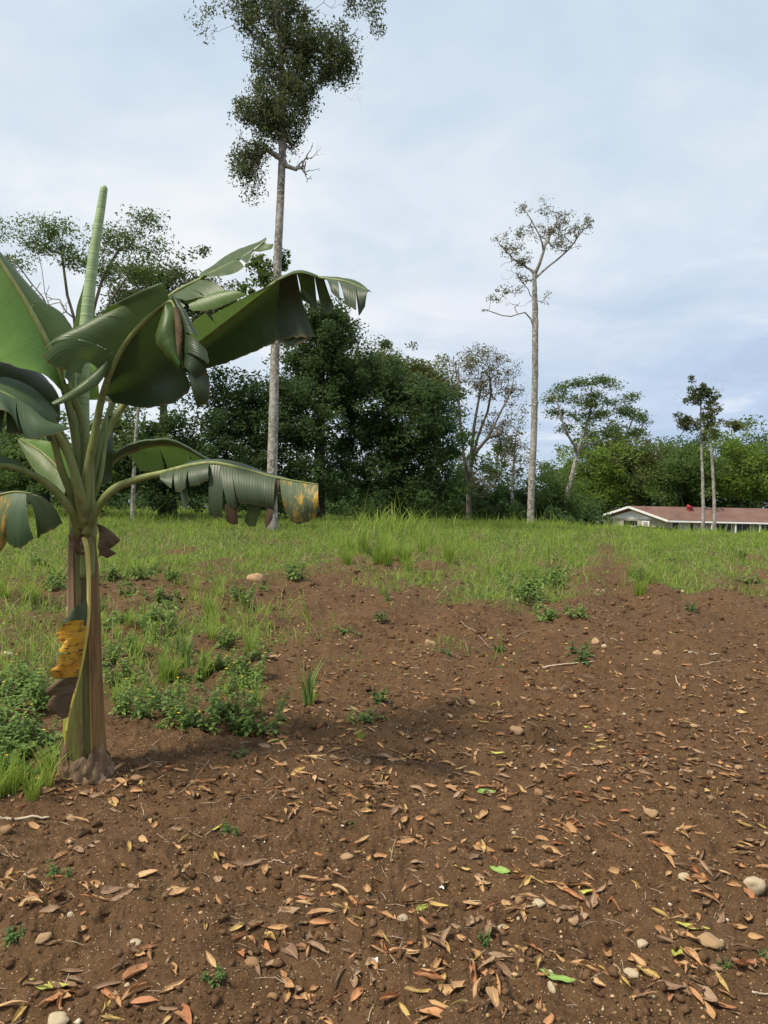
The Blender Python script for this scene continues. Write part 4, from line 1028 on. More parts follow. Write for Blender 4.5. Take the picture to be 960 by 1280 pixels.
mb = MB(); flap(mb, [(121, 655, 4.22), (124, 668, 4.2), (122, 684, 4.2)], [(148, 672, 4.18), (150, 677, 4.17), (130, 692, 4.18)], (0, -.03, .02), 20, 8, frill=.015, seed=3)
flap(mb, [(122, 684, 4.2), (124, 690, 4.2), (122, 700, 4.2)], [(140, 690, 4.18), (145, 692, 4.17), (134, 698, 4.18)], (0, -.02, .02), 14, 6, frill=.012, seed=4)
bchild(mb, 'dead_sheath_tip', M['banana_dead'])

# ------------------------------------------------------------------ weeds
def blade_strip(base, h, lean, az_, w, nseg=5, curve=1.0):
    tl = np.linspace(0, 1, nseg)
    d = np.array([math.cos(az_), math.sin(az_), 0]); sd = np.array([-math.sin(az_), math.cos(az_), 0])
    out_ = lean * h * tl ** (1 + curve); up = h * tl * (1 - .35 * lean * tl ** 2)
    c_ = base + out_[:, None] * d + up[:, None] * np.array([0, 0, 1])
    ww = w * (1 - tl ** 1.6) + .0004
    V = np.stack([c_ - sd * ww[:, None], c_ + sd * ww[:, None]], 1).reshape(-1, 3)
    Q = [[2 * q, 2 * q + 1, 2 * q + 3, 2 * q + 2] for q in range(nseg - 1)]
    return V, Q
def grass_tuft(n, h, spread, w, seed, lean=(.1, .9)):
    r_ = random.Random(seed); mb = MB()
    for k in range(n):
        a = r_.uniform(0, 6.28); rr_ = spread * r_.random() ** .7
        V, Q = blade_strip(np.array([rr_ * math.cos(a), rr_ * math.sin(a), -.01]), h * r_.uniform(.45, 1), r_.uniform(*lean), a + r_.gauss(0, .7), w * r_.uniform(.6, 1.2), 6)
        mb.add(V, Q)
    return mb
def weed_leaf(mb, base, d, L, w, droop, up=0.3, lobes=False):
    n = 5; tl = np.linspace(0, 1, n)
    d = np.array(d) / np.linalg.norm(d); sd = np.cross(d, [0, 0, 1]); sd = sd / max(1e-6, np.linalg.norm(sd))
    c_ = base + d * (L * tl)[:, None] + np.array([0, 0, 1]) * (L * (up * tl - droop * tl ** 2))[:, None]
    ww = w * np.sin(np.pi * np.clip(tl * .92 + .06, 0, 1)) ** .8
    if lobes: ww = ww * np.array([1, 1.3, .6, 1.2, .5])
    ww[-1] = .0005
    V = np.stack([c_ - sd * ww[:, None] + np.array([0, 0, 1]) * (ww * .35)[:, None], c_, c_ + sd * ww[:, None] + np.array([0, 0, 1]) * (ww * .35)[:, None]], 1).reshape(-1, 3)
    Q = []
    for q in range(n - 1):
        for s_ in (0, 1): Q.append([3 * q + s_, 3 * q + s_ + 1, 3 * q + s_ + 4, 3 * q + s_ + 3])
    mb.add(V, Q)
def broad_weed(nst, h, spread, seed, leafL=.06, leafW=.016, flowers=0):
    r_ = random.Random(seed); st = MB(); lf = MB(); fl = MB()
    for k in range(nst):
        a = r_.uniform(0, 6.28); hh = h * r_.uniform(.5, 1); ln = r_.uniform(.1, .8)
        b0 = np.array([spread * .4 * r_.gauss(0, 1), spread * .4 * r_.gauss(0, 1), -.01])
        tl = np.linspace(0, 1, 7)
        pth = b0 + np.stack([spread * ln * math.cos(a) * tl ** 1.3, spread * ln * math.sin(a) * tl ** 1.3, hh * tl], 1) + np.array([r_.gauss(0, .006) for _ in range(21)]).reshape(7, 3)
        tube(st, pth, np.linspace(.003, .0012, 7), 5, cap=False)
        nl = int(6 + hh * 34)
        for q in range(nl):
            f_ = .15 + .85 * (q + .5) / nl; idx = f_ * 6; i0 = min(5, int(idx)); b = pth[i0] + (pth[i0 + 1] - pth[i0]) * (idx - i0)
            for sgn in (0, math.pi):
                aa = a + q * 1.57 + sgn + r_.gauss(0, .4); s_ = (1.15 - .55 * f_) * r_.uniform(.7, 1.2)
                weed_leaf(lf, b, (math.cos(aa), math.sin(aa), 0), leafL * s_, leafW * s_, r_.uniform(.2, .9), r_.uniform(.1, .7), True)
        if flowers and r_.random() < flowers:
            c_ = pth[-1] + np.array([0, 0, .012])
            for p_ in range(8):
                aa = p_ * .785; rr_ = .013
                o_ = np.array([math.cos(aa), math.sin(aa), .15]) * rr_; s_ = np.array([-math.sin(aa), math.cos(aa), 0]) * .0045
                fl.add([c_, c_ + o_ * .6 + s_, c_ + o_, c_ + o_ * .6 - s_], [[0, 1, 2, 3]])
    return st, lf, fl
tuftP = [grass_tuft(60, .42, .07, .004, 1).build('tuft', M['grass']).data, grass_tuft(34, .30, .05, .0035, 2).build('tuft', M['grass']).data,
         grass_tuft(90, .60, .12, .006, 3, (.05, .6)).build('tuft', M['grass']).data, grass_tuft(26, .45, .03, .007, 4, (.05, .5)).build('tuft', M['weed_leaf']).data]
for o in [o for o in bpy.data.objects if o.name.startswith('tuft')]: bpy.data.objects.remove(o)
def tuft(px, py, kind, s, label, group=None, p=None):
    p = p or G(px, py)
    o = bpy.data.objects.new('grass_tuft', tuftP[kind]); COL.objects.link(o)
    o.location = (p.x, p.y, p.z - .005); o.scale = (s, s, s * rs.uniform(.85, 1.1)); o.rotation_euler = (0, 0, rs.uniform(0, 6.28))
    return tag(o, label, 'grass tuft', group)
weedP = []
for sd, (n_, h_, sp_, L_, w_, f_, mt) in enumerate([(9, .26, .22, .060, .017, .35, 'weed_leaf'), (8, .36, .30, .065, .018, .3, 'weed_leaf'), (6, .12, .16, .045, .012, 0, 'weed_leaf'), (4, .08, .06, .030, .009, 0, 'weed_dark'), (10, .30, .34, .085, .024, 0, 'weed_leaf')]):
    st, lf, fl = broad_weed(n_, h_, sp_, 50 + sd, L_, w_, f_)
    a = st.build('stem', M['weed_dark']).data; b = lf.build('foliage', M[mt]).data; c_ = fl.build('flower', M['flower']).data if fl.n else None
    weedP.append((a, b, c_))
for o in [o for o in bpy.data.objects if o.name.split('.')[0] in ('stem', 'foliage', 'flower') and o.parent is None]: bpy.data.objects.remove(o)
def weed(px, py, kind, s, label, group=None, p=None, nm='weed_plant'):
    p = p or G(px, py)
    r = empty(nm, (p.x, p.y, p.z - .003), rs.uniform(0, 6.28), s); tag(r, label, 'weed', group)
    for nm_, me in zip(('stem', 'foliage', 'flower'), weedP[kind]):
        if me is None: continue
        o = bpy.data.objects.new(nm_, me); COL.objects.link(o); o.parent = r
        if nm_ != 'flower': o['kind'] = 'stuff'
    return r
GW = 'flowering weeds right of the banana plant'
for k in range(30):   # patch right of the banana plant
    px = rs.uniform(140, 322); py = rs.uniform(800, 912)
    if not 138 < px < 318: continue
    zx = 'left' if px < 195 else 'middle' if px < 260 else 'right'; zy = 'back' if py < 838 else 'centre' if py < 875 else 'front'
    weed(px, py, rs.choice([0, 1, 2, 0, 2]), rs.uniform(.7, 1.05), f'broad-leaved green weed, {zx} {zy} of the patch right of the banana stem', GW)
for px, py, k_, s_ in ((232, 835, 3, 1.35), (210, 850, 2, .75), (255, 845, 0, .9), (185, 800, 0, 1.0), (270, 880, 3, .6), (160, 780, 1, 1.2), (300, 860, 1, .8)):
    tuft(px, py, k_, s_, 'upright grass tuft rising from the weed patch right of the banana stem', 'grass tufts in the weed patch right of the banana plant')
GW2 = 'broad-leaved weeds left of the banana plant'
for k in range(17):
    px = rs.uniform(-60, 50); py = rs.uniform(860, 980)
    weed(px, py, rs.choice([1, 1, 4]), rs.uniform(.75, 1.0), ('broad-leaved weed at the front left of the banana stem, beside the grass tufts' if py > 940 else 'broad-leaved weed at the left edge, behind the front weeds' if px < 10 else 'broad-leaved weed close to the left side of the banana stem'), GW2)
for px, py, k_, s_ in ((30, 985, 1, 1.0), (10, 990, 2, .5), (56, 985, 1, 1.0), (-10, 1000, 0, .8), (62, 955, 0, .7), (40, 1000, 0, .55)):
    tuft(px, py, k_, s_, 'thin-bladed grass tuft at the lower left below the broad-leaved weeds', 'grass tufts left of the banana base')
weed(660, 745, 4, 1.8, 'low bright leafy weed patch on the furrow right of centre', p=G(655, 748))
weed(680, 725, 4, 2.0, 'leafy weed patch just behind the low bright one right of centre', p=G(688, 728))
weed(640, 735, 0, 1.6, 'small leafy weed at the left side of the bright patch right of centre')
weed(625, 770, 2, .0001 or 1, 'x') if False else None
weed(690, 772, 2, 2.4, 'flat sprawling green weed in the middle of the bare soil right of centre')
weed(722, 770, 2, 1.9, 'flat green weed just right of the sprawling one')
weed(722, 826, 3, 3.0, 'dark green seedling beside the end of the long stick')
tuft(800, 742, 2, 1.1, 'tall green grass tuft on the bare soil at the right'); tuft(812, 730, 0, 1.7, 'grass tuft right behind the tall one at the right')
tuft(790, 722, 2, 1.0, 'farther grass tuft left behind the tall one at the right')
weed(862, 765, 3, 2.2, 'small seedling at the right edge of the dark hollow'); weed(938, 728, 2, 2.4, 'low weed near the right edge of the field')
tuft(484, 752, 3, .95, 'young pale grass stalk standing on the soil left of centre')
tuft(478, 745, 1, 1.2, 'thin grass tuft next to the young pale stalk left of centre')
tuft(384, 882, 3, 1.25, 'single tall pale grass plant standing on the soil right of the weed patch')
tuft(387, 880, 1, .8, 'fine grass around the foot of the single tall plant')
weed(462, 905, 2, 1.0, 'scruffy green weed in the middle of the leaf litter'); tuft(450, 925, 1, .45, 'half dry grass sprig below the scruffy weed'); weed(470, 882, 3, 1.6, 'thin dark weed just behind the scruffy one')
weed(432, 790, 2, 1.2, 'low light green weed left of centre in the far bare soil'); weed(475, 775, 3, 2.0, 'tiny green seedling right of the low light green weed')
weed(78, 1093, 3, .95, 'tiny ferny seedling on the lower left soil'); weed(290, 1040, 3, .8, 'tiny green seedling by curled leaves left of centre'); weed(441, 1030, 3, .6, 'tiny green seedling on the middle of the lower soil')
weed(604, 1183, 3, .55, 'bright green two-leaved seedling near the bottom centre'); weed(18, 1176, 3, .8, 'tiny green seedling at the left edge near the ochre stone')
weed(262, 1228, 3, .7, 'tiny pale seedling between curled leaves at the bottom left'); weed(900, 1214, 3, .45, 'tiny seedling right of the large tan stone')
weed(296, 948, 3, .9, 'small drooping seedling at the right of the banana plant'); weed(560, 820, 3, 1.4, 'small green sprout in the middle of the bare ground')
weed(628, 812, 3, 1.5, 'small green sprout behind the long stick'); weed(960, 1195, 3, .6, 'green leaf sprout at the right edge of the lower soil')
# weeds between the plant and the field on the left
GL = 'leafy weeds behind the banana plant'
for k in range(46):
    px = rs.uniform(-30, 330); py = rs.uniform(705, 800)
    if px < 85 and py > 745: continue
    p = G(px, py)
    if rs.random() < .55: weed(px, py, rs.choice([0, 2, 4]), rs.uniform(.9, 1.5), 'low green weed growing behind the banana plant on the left of the field', GL, p)
    else: tuft(px, py, rs.choice([0, 1, 0]), rs.uniform(.8, 1.4), 'green grass tuft growing behind the banana plant on the left of the field', 'grass tufts behind the banana plant', p)
for k in range(8): tuft(rs.uniform(-10, 45), rs.uniform(738, 760), 0, rs.uniform(1.1, 1.5), 'dense grass tuft at the left edge behind the banana stem', 'dense grass tufts at the left edge')
for k in range(16): tuft(rs.gauss(492, 26), rs.uniform(682, 706), 2, rs.uniform(1.2, 1.9), 'tall dark green grass clump in the middle of the field edge', 'tall grass clumps at the middle field edge')
for k in range(34):
    px, py = rs.uniform(340, 985), rs.gauss(702, 13)
    if rs.random() < .6: tuft(px, py, rs.choice([0, 1, 1]), rs.uniform(1.0, 1.9), 'ragged grass tuft where the field grass thins out into the soil, centre to right', 'grass tufts at the ragged field edge')
    else: weed(px, py, rs.choice([2, 0, 2]), rs.uniform(1.2, 2.2), 'leafy weed where the field grass thins out into the soil, centre to right', 'leafy weeds at the ragged field edge')
for k in range(14):
    tuft(rs.uniform(140, 320), rs.uniform(790, 905), rs.choice([0, 1, 3, 1]), rs.uniform(.7, 1.15), 'upright grass tuft rising from the weed patch right of the banana stem', 'grass tufts in the weed patch right of the banana plant')
# tall seeding grass stalks behind the clump
mb = MB()
for k in range(46):
    p = P(rs.gauss(495, 26), 660, rs.uniform(31, 35)); p.z = H(p.x, p.y)
    h = rs.uniform(1.2, 2.7); a = rs.uniform(0, 6.28); ln = rs.uniform(.1, .5)
    V, Q = blade_strip(np.array(p), h, ln, a, .016, 7); mb.add(V, Q)
    for z in range(3): V, Q = blade_strip(np.array(p) + [0, 0, h * .15 * z], h * .5, .9, rs.uniform(0, 6.28), .02, 6); mb.add(V, Q)
tag(mb.build('tall_grass', M['grass']), 'tall seeding grass standing above the field against the dark trees', 'grass', kind='stuff')

# field cover: short grass and leafy weeds ---------------------------
def blades(name, x, y, h, w, mat, lean=.5, seg=3):
    n = len(x); z = hbase(x, y) - .01
    a = rng.uniform(0, 6.28, n); ln = np.abs(rng.normal(0, lean, n)) * h
    fa = rng.uniform(0, 6.28, n)
    sd = np.stack([np.cos(fa), np.sin(fa), 0 * fa], -1) * w[:, None]
    b = np.stack([x, y, z], -1)
    d = np.stack([np.cos(a) * ln, np.sin(a) * ln, h], -1)
    mid_ = b + d * np.array([.35, .35, .6])
    V = np.stack([b - sd * .8, b + sd * .8, mid_ - sd, mid_ + sd, b + d], 1)
    k = (np.arange(n) * 5)[:, None]
    Q = k + np.array([[0, 1, 3, 2]]); T_ = k + np.array([[2, 3, 4]])
    return mk(name, V.reshape(-1, 3), [Q, T_], mat, smooth=False)
def cover_pts(n, r0, r1, power, thr=0.0, half=38):
    x, y, r = scatter_polar(n, r0, r1, half, power)
    gk = green(x, y); pz = .5 + .5 * fbm(x / .55, y / .9, 131, 2)
    k = rng.random(n) < np.clip(gk * (.35 + .9 * pz), 0, 1)
    return x[k], y[k], r[k], gk[k]
x, y, r, gk = cover_pts(230000, 6, 62, 0.75)
hh = (.08 + .34 * rng.random(len(x)) ** 1.8) * (.55 + .5 * gk) * np.clip(1.1 + 1.4 * fbm(x / 1.6, y / 2.2, 141, 3), .35, 2.4) * (1 + .8 * (rng.random(len(x)) > .95)) * (.75 + .35 * sm(20, 50, y))
tag(blades('field_grass', x, y, hh, .0045 + .00026 * r, M['grass'], .55), 'short green grass covering the far half of the field', 'grass', kind='stuff')
x, y, r, gk = cover_pts(34000, 6, 58, 0.75)
tag(blades('dry_grass', x, y, .10 + .35 * rng.random(len(x)), .003 + .00018 * r, M['straw'], .8), 'dry straw-coloured grass mixed in the green field', 'grass', kind='stuff')
# leafy ground cover
def leaf_cloud(V0, sizes, droop=0.3, aspect=.45):
    """diamond leaves centred near V0, random facing"""
    n = len(V0)
    d = rng.normal(size=(n, 3)); d[:, 2] = d[:, 2] * .7 - droop; d /= np.linalg.norm(d, axis=1)[:, None]
    s_ = np.cross(d, rng.normal(size=(n, 3))); s_ /= np.linalg.norm(s_, axis=1)[:, None]
    nn = np.cross(d, s_)
    L = sizes[:, None]
    V = np.stack([V0 - d * L * .5, V0 + s_ * L * aspect * .5 + nn * L * .08, V0 + d * L * .5, V0 - s_ * L * aspect * .5 + nn * L * .08], 1)
    return V.reshape(-1, 3), (np.arange(n) * 4)[:, None] + np.array([[0, 1, 2, 3]])
x, y, r, gk = cover_pts(80000, 6, 58, 0.75)
V0 = np.stack([x, y, hbase(x, y) + .02 + .16 * rng.random(len(x)) ** 1.5 * (.4 + gk)], -1)
V, Q = leaf_cloud(V0, .035 + .0022 * r * rng.uniform(.7, 1.4, len(x)), -.2, .55)
tag(mk('ground_cover', V, Q, M['weed_leaf'], smooth=False), 'low leafy weeds creeping over the far half of the field', 'ground cover', kind='stuff')

# ------------------------------------------------------------------ trees
def skeleton(trunk, r0, r1, targets, first=0.35, jitter=.10, twig=.012, up=0.6, power=.44, curve=.18, seed=0, forks=()):
    rg = np.random.default_rng(seed)
    tp = spline(trunk, 26)
    pos = [p for p in tp]; par = [-1] + list(range(25)); tr = len(pos)
    okf = np.arange(26) >= int(first * 25)
    ok = list(okf); nf = 0
    for fk in forks:      # main limbs given by hand
        pts_ = spline(fk, 8)
        prev = int(np.argmin([np.linalg.norm(np.array(q) - pts_[0]) for q in pos]))
        for q in pts_[1:]:
            pos.append(q + rg.normal(size=3) * .04); par.append(prev); ok.append(True); prev = len(pos) - 1; nf += 1
    top = np.array([p for p, o_ in zip(pos, ok) if o_])
    dist = np.array([np.min(np.linalg.norm(top - t_, axis=1)) for t_ in targets])
    for ti in np.argsort(dist):
        t_ = targets[ti]; Pn = np.array(pos); okn = np.array(ok)
        d = np.linalg.norm(Pn - t_, axis=1); cost = d + up * np.maximum(0, Pn[:, 2] - t_[2] + .35 * d) + np.where(okn, 0, 1e6)
        i0 = int(np.argmin(cost)); a = Pn[i0]; L = d[i0]
        n = max(2, min(5, int(L / .9) + 1)); prev = i0
        side_ = rg.normal(size=3) * jitter * L; side_[2] -= curve * L * .5
        for q in range(1, n + 1):
            f_ = q / n
            p = a + (t_ - a) * f_ + side_ * math.sin(math.pi * f_) + (rg.normal(size=3) * .03 * L if q < n else 0)
            pos.append(p); par.append(prev); ok.append(True); prev = len(pos) - 1
    N = len(pos); cnt = np.zeros(N); ch = np.zeros(N, int)
    for q in range(1, N): ch[par[q]] += 1
    cnt[ch == 0] = 1
    for q in range(N - 1, 0, -1): cnt[par[q]] += cnt[q]
    rad = twig * cnt ** power * 1.75
    tr_r = np.interp(np.linspace(0, 1, 26), [0, .05, first, 1], [r0 * 1.25, r0, r0 + (r1 - r0) * first * .9, min(r1, .05 + r1 * .35)])
    rad[:26] = tr_r
    for q in range(26, N): rad[q] = min(rad[q], rad[par[q]] * (.93 if q < 26 + nf else .85))
    return np.array(pos), np.array(par), rad, tp, tr_r
def limbs(mb, pos, par, rad, start=26, ns=5):
    k = np.arange(start, len(pos)); a = pos[par[k]]; b = pos[k]; ra = np.minimum(rad[par[k]], rad[k] * 1.5); rb = rad[k]
    T_ = b - a; T_ /= np.maximum(np.linalg.norm(T_, axis=1), 1e-6)[:, None]
    ref = np.where(np.abs(T_[:, 2:3]) > .9, [[1., 0, 0]], [[0, 0, 1.]])
    S = np.cross(T_, ref); S /= np.linalg.norm(S, axis=1)[:, None]; N_ = np.cross(S, T_)
    an = np.linspace(0, 2 * math.pi, ns + 1)[:-1]
    ring = np.cos(an)[None, :, None] * S[:, None] + np.sin(an)[None, :, None] * N_[:, None]
    V = np.concatenate([a[:, None] + ring * ra[:, None, None], (b + T_ * rb[:, None] * .5)[:, None] + ring * rb[:, None, None]], 1)
    j = np.arange(ns); j2 = (j + 1) % ns
    Q = np.stack([j, j2, j2 + ns, j + ns], -1)[None] + (np.arange(len(k)) * 2 * ns)[:, None, None]
    if len(k): mb.add(V.reshape(-1, 3), Q.reshape(-1, 4))
def blob_pts(blobs, D, n, shell=.45, flatten=1.0):
    """blobs in photo pixels (cx, cy, rx, ry, weight, depth offset) at distance D -> points"""
    w = np.array([b[4] if len(b) > 4 else 1.0 for b in blobs]) * np.array([b[2] * b[3] for b in blobs]); w /= w.sum()
    idx = rng.choice(len(blobs), n, p=w)
    d = rng.normal(size=(n, 3)); d /= np.linalg.norm(d, axis=1)[:, None]
    rr_ = (shell + (1 - shell) * rng.random(n) ** .6)
    Cc = np.array([tuple(P(b[0], b[1], D + (b[5] if len(b) > 5 else 0))) for b in blobs])
    Rx = np.array([b[2] for b in blobs]) * D / F; Rz = np.array([b[3] for b in blobs]) * D / F; Ry = (Rx + Rz) / 2
    return Cc[idx] + d * rr_[:, None] * np.stack([Rx[idx], Ry[idx], Rz[idx]], -1)
def tree(name, label, D, trunk, r0, r1, blobs, ntar, nleaf, leafs, lmat, bmat, clump=1.2, first=.35, shell=.45, twig=.012, bare=None, group=None, spread=(1, 1, .7), droop=.3, aspect=.45, sub=0, cat='tree', jitter=.10, clumpn=None, up=.6, forks=()):
    tr = [P(q[0], q[1], D + (q[2] if len(q) > 2 else 0)) for q in trunk]
    base = tr[0]; base.z = min(base.z, H(base.x, base.y)) - .1 if abs(base.z - H(base.x, base.y)) > 0.01 else base.z
    base.z = H(base.x, base.y) - .15
    targets = blob_pts(blobs, D, ntar, shell)
    allt = targets
    if bare is not None: allt = np.vstack([targets, blob_pts(bare[0], D, bare[1], .2)])
    pos, par, rad, tp, trr = skeleton(tr, r0, r1, allt, first, jitter, twig, seed=abs(int(trunk[0][0])), up=up, forks=[[tuple(P(q[0], q[1], D + (q[2] if len(q) > 2 else 0))) for q in fk] for fk in forks])
    root = empty(name, base); tag(root, label, cat, group)
    off = -np.array(base)
    mb = MB(); tw = tp + off
    tube(mb, spline(tw, 60) + rng.normal(0, r1 * .05, (60, 3)), np.interp(np.linspace(0, 1, 60), np.linspace(0, 1, 26), trr), 14 if D < 50 else 9)
    mb.build('trunk', M[bmat], root)
    mb = MB(); limbs(mb, pos + off, par, rad)
    if mb.n: mb.build('branches', M[bmat], root)['kind'] = 'stuff'
    # foliage in clumps at the branch ends
    cc = targets
    if sub: cc = np.vstack([targets] + [targets + rng.normal(size=targets.shape) * clump * 1.3 * np.array([1, 1, .6]) for _ in range(sub)])
    wgt = rng.uniform(.35, 1.5, len(cc)); wgt /= wgt.sum()
    idx = rng.choice(len(cc), nleaf, p=wgt)
    crad = clump * rng.uniform(.55, 1.25, len(cc))
    g_ = rng.normal(size=(nleaf, 3)); g_ /= np.linalg.norm(g_, axis=1)[:, None]
    g_ *= (rng.random(nleaf) ** .45)[:, None]
    C0 = cc[idx] + g_ * crad[idx][:, None] * np.array(spread)
    V, Q = leaf_cloud(C0 + off, leafs * rng.uniform(.6, 1.3, nleaf), droop, aspect)
    mb = MB(); mb.add(V, Q); mb.build('crown', M[lmat], root, smooth=False, uv=False)['kind'] = 'stuff'
    return root

# the tall pale trunk with clinging foliage
tree('tall_tree', 'very tall tree with a straight pale blotched trunk and dense ragged foliage high up', 36,
     [(340, 660), (340, 595), (343, 480), (347, 330), (353, 185), (352, 100), (348, 20), (345, -60)], .265, .12,
     [(345, 15, 45, 42), (330, -30, 40, 30), (352, 85, 42, 38), (405, 60, 42, 40), (425, 80, 30, 28), (372, 45, 30, 30), (350, 135, 52, 32), (345, 160, 38, 28), (318, 140, 24, 26), (311, 210, 24, 32, 1.2), (320, 190, 18, 16), (360, -60, 60, 30), (310, 20, 18, 24), (375, 110, 30, 30), (256, 22, 14, 10, .5), (268, 2, 14, 8, .5), (252, 45, 8, 10, .4), (468, 8, 16, 6, .5), (472, 34, 8, 12, .5), (440, 0, 16, 10, .5), (300, 5, 16, 10, .7)],
     560, 40000, .18, 'leaf_epiphyte', 'bark_pale', clump=.62, first=.62, shell=.15, twig=.020, spread=(1, 1, 1), droop=.6, aspect=.40,
     bare=([(250, 30, 26, 20), (262, 12, 22, 14), (470, 10, 24, 14), (480, 65, 22, 26), (455, 120, 20, 24), (385, 210, 16, 26), (395, 190, 14, 14), (300, 175, 24, 16), (440, -10, 40, 16), (240, 25, 16, 14), (488, 78, 10, 10), (462, 140, 12, 14)], 260))
# wisps of leaves out on its bare twigs and its leafy branch, on a thin stem behind the trunk
tree('trunk_sprig', 'leafy green branch growing from the tall pale trunk, its sprig just above the long banana leaf', 36.4,
     [(340, 660), (341, 560), (344, 460), (346, 400), (338, 362), (328, 325)], .04, .02,
     [(330, 340, 22, 18), (318, 325, 12, 8), (357, 318, 9, 7), (345, 352, 18, 12), (308, 360, 12, 8), (350, 330, 8, 8)], 60, 1100, .26, 'leaf_green', 'bark_grey', clump=.34, first=.5, shell=.1, twig=.01, aspect=.5, cat='branch')
# slender tall tree, thin crown
tree('slender_tree', 'tall slender tree with a bare pale trunk and a thin airy crown, right of centre', 56,
     [(663, 665), (664, 620), (668, 520), (669, 400), (668, 352), (669, 338)], .27, .22,
     [(655, 262, 14, 10), (680, 256, 16, 10), (700, 272, 18, 12), (722, 286, 22, 10), (735, 276, 8, 6), (690, 292, 22, 12), (658, 292, 18, 10), (628, 296, 15, 8), (640, 312, 20, 12), (654, 325, 14, 10), (705, 306, 20, 8), (634, 362, 16, 8), (618, 372, 14, 6), (655, 350, 12, 10), (684, 372, 8, 8)],
     230, 3000, .19, 'leaf_brown', 'bark_pale', clump=.45, first=.80, shell=.1, twig=.0115, jitter=.14, forks=([(669, 345), (679, 314, -.6), (677, 298, -.9), (662, 272, -1), (652, 258, -1)], [(669, 352), (680, 337, .5), (694, 327, .9), (708, 314, 1.2), (722, 297, 1.4), (738, 279, 1.5)], [(678, 312, -.6), (690, 290, .3), (700, 268, .5)], [(668, 342), (658, 334, .4), (640, 321, .8), (622, 303, 1)], [(669, 408), (655, 391, -.5), (632, 396, -1), (606, 386, -1.3)], [(668, 376), (658, 360, .6), (646, 344, 1)]), bare=([(612, 388, 16, 5), (640, 376, 22, 10), (700, 285, 36, 26), (645, 330, 26, 20)], 130), up=.35)
# airy tree at far left behind the banana plant
tree('airy_tree', 'multi-branched airy tree with thin drooping foliage, at the far left behind the banana plant', 34,
     [(95, 650), (98, 560), (104, 480), (110, 420), (128, 350), (150, 310)], .16, .05,
     [(45, 290, 34, 16), (75, 285, 26, 14), (20, 330, 24, 16), (90, 320, 26, 16), (150, 300, 40, 22), (180, 275, 24, 16), (165, 340, 40, 22), (130, 335, 24, 16), (195, 310, 16, 14), (195, 350, 14, 12), (55, 310, 26, 12), (-20, 290, 26, 20)],
     320, 10500, .15, 'leaf_green', 'bark_grey', clump=.55, first=.5, shell=.1, twig=.009, forks=([(99, 500), (80, 440, -1), (62, 380, -1.5), (45, 305, -1.5)], [(104, 480), (95, 410, 1), (80, 345, 1.4), (78, 290, 1.4)], [(108, 440), (135, 385, -1), (165, 330, -1.5), (182, 280, -1.5)], [(62, 380, -1.5), (35, 350, -1.6), (15, 325, -1.6)]), jitter=.12, bare=([(200, 365, 16, 12), (60, 380, 40, 30)], 30), spread=(1.3, 1.3, .6))
tree('slender_tree', 'thin pale leaning trunk seen between the banana leaves, left of the tall tree', 40,
     [(165, 660), (168, 580), (172, 520), (180, 470), (186, 430)], .12, .05, [(190, 400, 30, 20), (175, 420, 26, 16), (205, 415, 20, 14)], 60, 2400, .22, 'leaf_green', 'bark_pale', clump=.6, first=.6, shell=.1)
tree('round_tree', 'dense dark olive tree rising behind the airy tree at the left', 46,
     [(205, 665), (205, 560), (203, 450), (200, 400)], .35, .14,
     [(185, 370, 45, 34), (225, 360, 34, 24), (160, 420, 40, 40), (240, 400, 40, 34), (200, 430, 60, 40), (262, 385, 20, 20)], 170, 24000, .26, 'leaf_epiphyte', 'bark_dark', clump=.9, first=.3, shell=.5, sub=1)
tree('round_tree', 'broad dark green tree low at the left, seen under the banana leaves', 44,
     [(215, 665), (215, 600), (218, 540)], .3, .12,
     [(215, 545, 44, 30), (190, 560, 34, 30), (235, 580, 40, 36), (160, 575, 40, 30), (205, 600, 60, 30)], 130, 22000, .27, 'leaf_dark', 'bark_dark', clump=.9, first=.2, shell=.4, sub=1)
tree('bushy_tree', 'mid green bushy tree low behind the crown of the banana plant at the left', 42,
     [(60, 665), (58, 620), (55, 580)], .25, .1, [(60, 585, 50, 34), (20, 570, 40, 34), (100, 590, 40, 34), (140, 545, 22, 26), (-20, 590, 40, 40)], 130, 20000, .26, 'leaf_green', 'bark_dark', clump=.9, first=.1, shell=.4, sub=1)
tree('dense_tree', 'dark tree closing the far left edge of the field behind the banana leaves', 48,
     [(-40, 665), (-40, 560), (-38, 480)], .35, .15, [(-40, 480, 50, 50), (0, 540, 50, 40), (-60, 560, 60, 60), (40, 540, 44, 34)], 130, 16000, .30, 'leaf_dark', 'bark_dark', clump=1.0, first=.2, shell=.5, sub=1)
# dark tower of foliage
tree('tower_tree', 'dark tower-shaped tree overgrown with creepers, right behind the tall pale trunk', 50,
     [(398, 665), (400, 560), (402, 470), (404, 400)], .45, .2,
     [(405, 400, 26, 24), (400, 435, 38, 36), (405, 475, 40, 40), (385, 500, 40, 40), (375, 440, 20, 24), (400, 545, 50, 50, .6), (410, 600, 60, 40, .5), (420, 430, 22, 34, 1.5), (400, 400, 24, 22, 1.5), (432, 480, 14, 30, 1.5)], 280, 38000, .26, 'leaf_dark', 'bark_dark', clump=.8, first=.25, shell=.4, sub=1)
tree('round_tree', 'wide rounded dark green tree left of the tall pale trunk', 47,
     [(320, 665), (320, 590), (322, 530)], .35, .14,
     [(320, 500, 46, 30), (290, 510, 30, 34), (355, 500, 34, 28), (275, 550, 20, 40), (300, 570, 50, 44), (360, 560, 44, 50), (330, 610, 70, 28)], 220, 32000, .27, 'leaf_dark', 'bark_dark', clump=.9, first=.2, shell=.5, sub=1)
